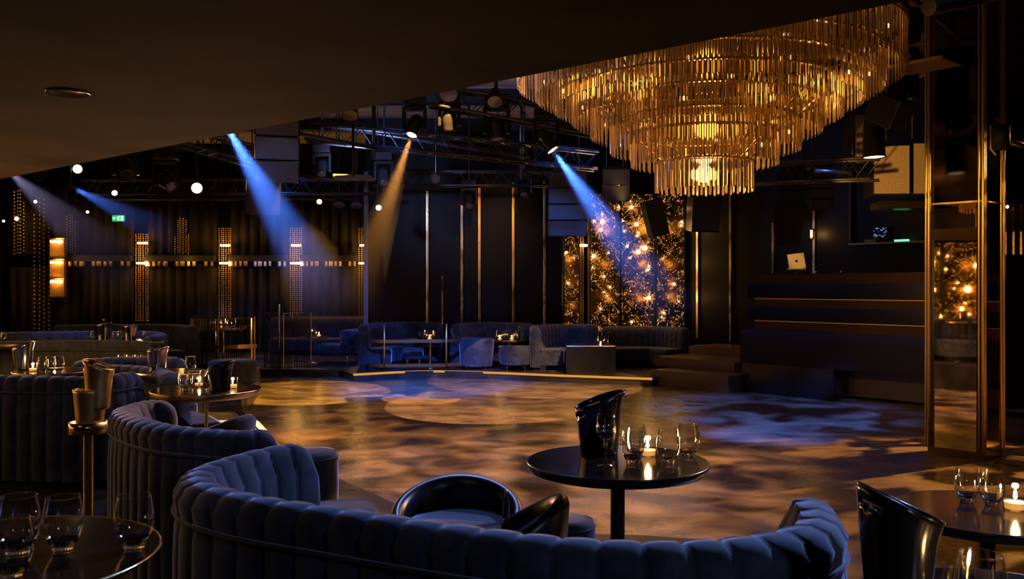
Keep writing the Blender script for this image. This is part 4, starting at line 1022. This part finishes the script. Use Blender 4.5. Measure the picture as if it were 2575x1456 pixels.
moving_head(566, 312, 11, T3_, 'moving head lamp above the blue beam near the balcony edge', 'lens_blue')
moving_head(1130, 332, 12.5, (-.9, 12.6, 0), 'silver lensed moving head pointing straight down, right of the warm beam', 'lens_off', .9)
moving_head(1252, 352, 12.5, (.2, 11.5, 0), 'dark unlit moving head between the truss and the chandelier', 'lens_off', 1.1)
moving_head(322, 440, 14, (-4, 11, .8), 'unlit moving head at upper left below the balcony edge', 'lens_off', 1.25)
moving_head(432, 470, 14, (-3, 12.5, .8), 'unlit tilted moving head left of the bright round lamp', 'lens_off', 1.15)
moving_head(808, 440, 15, (-3.2, 13, 0), 'unlit blue tinted moving head left of the flat monitor', 'lens_off', .9)
moving_head(1318, 492, 18, (.2, 15, 0), 'unlit moving head in front of the black wall panels', 'lens_off', 1.0)
moving_head(1180, 520, 18, (-.8, 15, 0), 'faint unlit moving head low before the wall panels', 'lens_off', 1.0)
moving_head(965, 462, 16, (-2.2, 14, 0), 'unlit moving head inside the warm beam', 'lens_off', 1.0)
def par_can(px, py, d, tgt, label, lens, r=.09, ln=.22, grp='small round lamps'):
    c_ = W(px, py, d); dr = (Vector(tgt)-c_).normalized(); R4 = direction_matrix(dr)
    t = thing('spotlight', label, 'spotlight', c_, 0, grp)
    MB().lathe([(0, ln), (r*.7, ln), (r*.9, ln*.7), (r, 0), (r*1.08, -.02), (r, -.02)], 24, M4=R4).build('can', 'dark', t, smooth=True)
    MB().lathe([(0, -.012), (r*.95, -.008)], 20, M4=R4).build('lens', lens, t)
    bk = -dr*ln*.6
    MB().tube([bk, bk+Vector((0, 0, r*1.6)), Vector((bk.x, bk.y, max(.4, ZC-c_.z)))], .012, 6).build('bracket', 'rigging', t)
    return t
cam_t = (0, 0, 1.45)
par_can(195, 425, 14, cam_t, 'bright round lamp at upper left below the balcony edge', 'lens_warm', .07)
par_can(495, 473, 14, cam_t, 'brightest round lamp left of the hanging speaker', 'lens_warm', .085)
par_can(288, 485, 16, (-2, 8, 0), 'small warm lamp above the exit sign', 'lens_warm', .05)
par_can(803, 507, 17, (-1.8, 8, 0), 'small warm lamp right of the hanging speaker', 'lens_warm', .05)
par_can(952, 522, 17, (0, 8, 0), 'small warm lamp at the corner of the black wall', 'lens_warm', .055)
par_can(1095, 449, 15, (-1.2, 8, .8), 'unlit round lamp with a rim ring facing the camera', 'lens_off', .085)
par_can(1128, 236, 10.5, (-.5, 6, 0), 'silver lamp touching the balcony edge left of the chandelier', 'lens_off', .11)
par_can(1245, 256, 11.5, (-.2, 8, 0), 'silver lamp on the truss left of the chandelier', 'lens_off', .10)
par_can(880, 290, 12, (-1.8, 9, 0), 'unlit lamp at the balcony edge above the flat monitor', 'lens_off', .11)
par_can(100, 440, 15, (-6, 11, .5), 'unlit lamp at the balcony edge in the far left', 'lens_off', .12)
par_can(184, 470, 14, T4_, 'tiny blue lamp throwing a thin blue beam at left', 'lens_blue', .025, .12)
par_can(852, 515, 17, (-3, 15, 0), 'flat unlit lamp right of the small warm lamp', 'lens_off', .11, .15)
par_can(896, 516, 17, (-2.6, 15, 0), 'second flat unlit lamp left of the black wall corner', 'lens_off', .11, .15)
par_can(2198, 392, 9.5, (3.9, 9.4, 0), 'large black can light right of the chandelier', 'lens_warm', .115, .42)
moving_head(2240, 270, 9.5, (3.3, 7.5, 0), 'big dark moving head right of the chandelier', 'lens_off', 1.6)
o = cab(2235, 2300, 255, 330, 9.0, 'loudspeaker', 'dark tilted box speaker right of the chandelier', 'speaker', .35, .5, .5)
# line arrays: each hanging stack is one thing of several cabinets
def line_array(px, py0, py1, wpx, d, n, label, tilt0=0, tilt1=.5, rz=0, m='speaker', dep=.42):
    s_ = d/FX; wd = wpx*s_; H = (py1-py0)*s_; ch_ = H/n
    top = W(px, py0, d); t = thing('line_array_speaker', label, 'speaker', top, rz, 'hanging line array speakers')
    p = Vector((0, 0, 0))
    for k in range(n):
        a = tilt0+(tilt1-tilt0)*k/max(1, n-1)
        R = Matrix.Rotation(a, 4, 'X'); T4 = Matrix.Translation(p) @ R
        mb = MB(); fz = -ch_*.96; wb = wd*.36
        mb.add([T4 @ Vector(v_) for v_ in ((-wd/2, 0, 0), (wd/2, 0, 0), (wb, dep, -.02), (-wb, dep, -.02), (-wd/2, 0, fz), (wd/2, 0, fz), (wb, dep, fz+.02), (-wb, dep, fz+.02))],
               [(0, 1, 2, 3), (7, 6, 5, 4), (0, 4, 5, 1), (1, 5, 6, 2), (2, 6, 7, 3), (3, 7, 4, 0)])
        c_ = mb.build('cabinet', 'gloss', t, bevel=.012)
        MB().box((0, -.006, fz/2), (wd*.93, .014, -fz*.93), 0, T4).build('grille', m, c_)
        p = p+R @ Vector((0, 0, -ch_))
    mb = MB()
    for sx in (-1, 1): mb.tube([(sx*wd*.3, dep*.5, 0), (sx*wd*.3, dep*.5, ZC-top.z)], .012, 6)
    mb.box((0, dep*.5, .03), (wd*.8, dep*.9, .04)); mb.build('rigging_frame', 'rigging', t)
line_array(697, 225, 466, 112, 12, 4, 'large hanging line array speaker crossed by the blue beam', -.15, .42, .28, dep=.45)
line_array(664, 452, 552, 86, 13.2, 1, 'glossy wedge speaker hanging below the large line array', .45, .45, .35, 'gloss', .5)
line_array(1428, 432, 596, 100, 16.5, 4, 'black four box line array in front of the narrow light panel', 0, .05)
line_array(1550, 425, 508, 72, 16.0, 2, 'black two box speaker above the left gold light panel', 0, .05)
line_array(2072, 420, 528, 62, 14.5, 4, 'black line array above the laptop', 0, .35)
line_array(1780, 488, 588, 80, 17, 1, 'very dark tilted speaker right of the gold light panels', .1, .1, .3)
t = cab(1630, 1676, 500, 594, 17.5, 'loudspeaker', 'black tilted speaker hanging before the gold light panels', 'speaker', .3, 0, 0); t.rotation_euler = (0, 0, .2); [c_ for c_ in t.children if c_.name.startswith('cabinet')][0].rotation_euler = (0, -.25, 0)
t = thing('flat_monitor', 'flat grey monitor hanging face down right of the hanging speaker', 'monitor', W(888, 446, 13), .3)
b = MB().box((0, 0, 0), (.55, .36, .04)).build('screen', mat('monitor_back', (.16, .17, .22), .4), t, bevel=.01); b.rotation_euler = (.25, 0, 0)
MB().tube([(0, 0, 0), (0, 0, ZC-W(888, 446, 13).z)], .02, 8).build('hanging_rod', 'rigging', t)
# duct, hanging plate, handle lamp at upper right
o = MB().tube([W(2335, 18, 6.3), W(2440, -2, 6.6), W(2640, -50, 7.2)], .06, 24).build('air_duct', mat('duct', (.10, .07, .045), .5, .4), smooth=False); tag(o, 'round metal air duct at the upper right corner', 'duct')
o = MB().box((0, 0, 0), (.40, .5, .03)).build('ceiling_plate', 'brass_dark', loc=W(2325, 165, 8)); o.rotation_euler = (0, 0, .7); tag(o, 'small square bronze plate right of the chandelier', 'plate')
t = thing('handle_lamp', 'black lamp with a gold lit yoke at the right border', 'stage lamp', W(2505, 345, 9.5))
MB().tube([(0, 0, .19), (.05, 0, .19), (-.06, 0, .12), (-.06, 0, -.12), (0, 0, -.19)], .012, 8).build('yoke', 'brass', t)
MB().lathe([(0, -.13), (.09, -.13), (.09, .13), (0, .13)], 20, c=(.05, 0, 0)).build('body', 'dark', t, smooth=True)
pipe([W(2520, 352, 9.5), W(2600, 372, 9.6)], .03, 'gold lit pipe at the right border', 'brass')
pipe([W(2300, 0, 9), W(2540, 200, 11)], .025, 'dark slanting pipe in the upper right corner')

# ------------------------------------------------------------------ haze in the light beams (only where the photo shows it)
def haze(a, tgt, ln, deg, r0, dens, label):
    a = Vector(a); dr = (Vector(tgt)-a).normalized(); R4 = direction_matrix(dr); R4.translation = a
    r1 = r0+ln*math.tan(math.radians(deg/2))
    m = bpy.data.materials.new('haze'); m.use_nodes = True; nt = m.node_tree; nt.nodes.clear(); L = nt.links
    v = nt.nodes.new('ShaderNodeVolumeScatter'); o_ = nt.nodes.new('ShaderNodeOutputMaterial')
    tc = nt.nodes.new('ShaderNodeTexCoord'); sx = nt.nodes.new('ShaderNodeSeparateXYZ'); mr = nt.nodes.new('ShaderNodeMapRange')
    mr.interpolation_type = 'SMOOTHSTEP'
    L.new(tc.outputs['Object'], sx.inputs[0]); L.new(sx.outputs['Z'], mr.inputs['Value'])
    mr.inputs['From Min'].default_value = -ln; mr.inputs['From Max'].default_value = 0
    mr.inputs['To Min'].default_value = 0; mr.inputs['To Max'].default_value = dens
    L.new(mr.outputs[0], v.inputs['Density'])
    L.new(v.outputs[0], o_.inputs['Volume'])
    o = MB().lathe([(0, -ln), (r1, -ln), (r0, -.02), (0, -.02)], 32).build('haze', m)
    o.matrix_world = R4
    tag(o, label, 'haze', None, 'stuff')
haze(B1, T1_, 3.2, 14, .04, .16, 'warm lit haze below the moving head at centre')
haze(B2, T2_, 3.0, 21, .04, .26, 'blue lit haze falling right from the blue lamp')
haze(B3, T3_, 4.2, 19, .04, .15, 'blue lit haze over the hanging speaker')
haze(B4, T4_, 4.0, 14, .03, .16, 'thin blue lit haze above the exit sign')
haze(B5, T5_, 4.5, 28, .1, .05, 'pale violet haze at the far left')
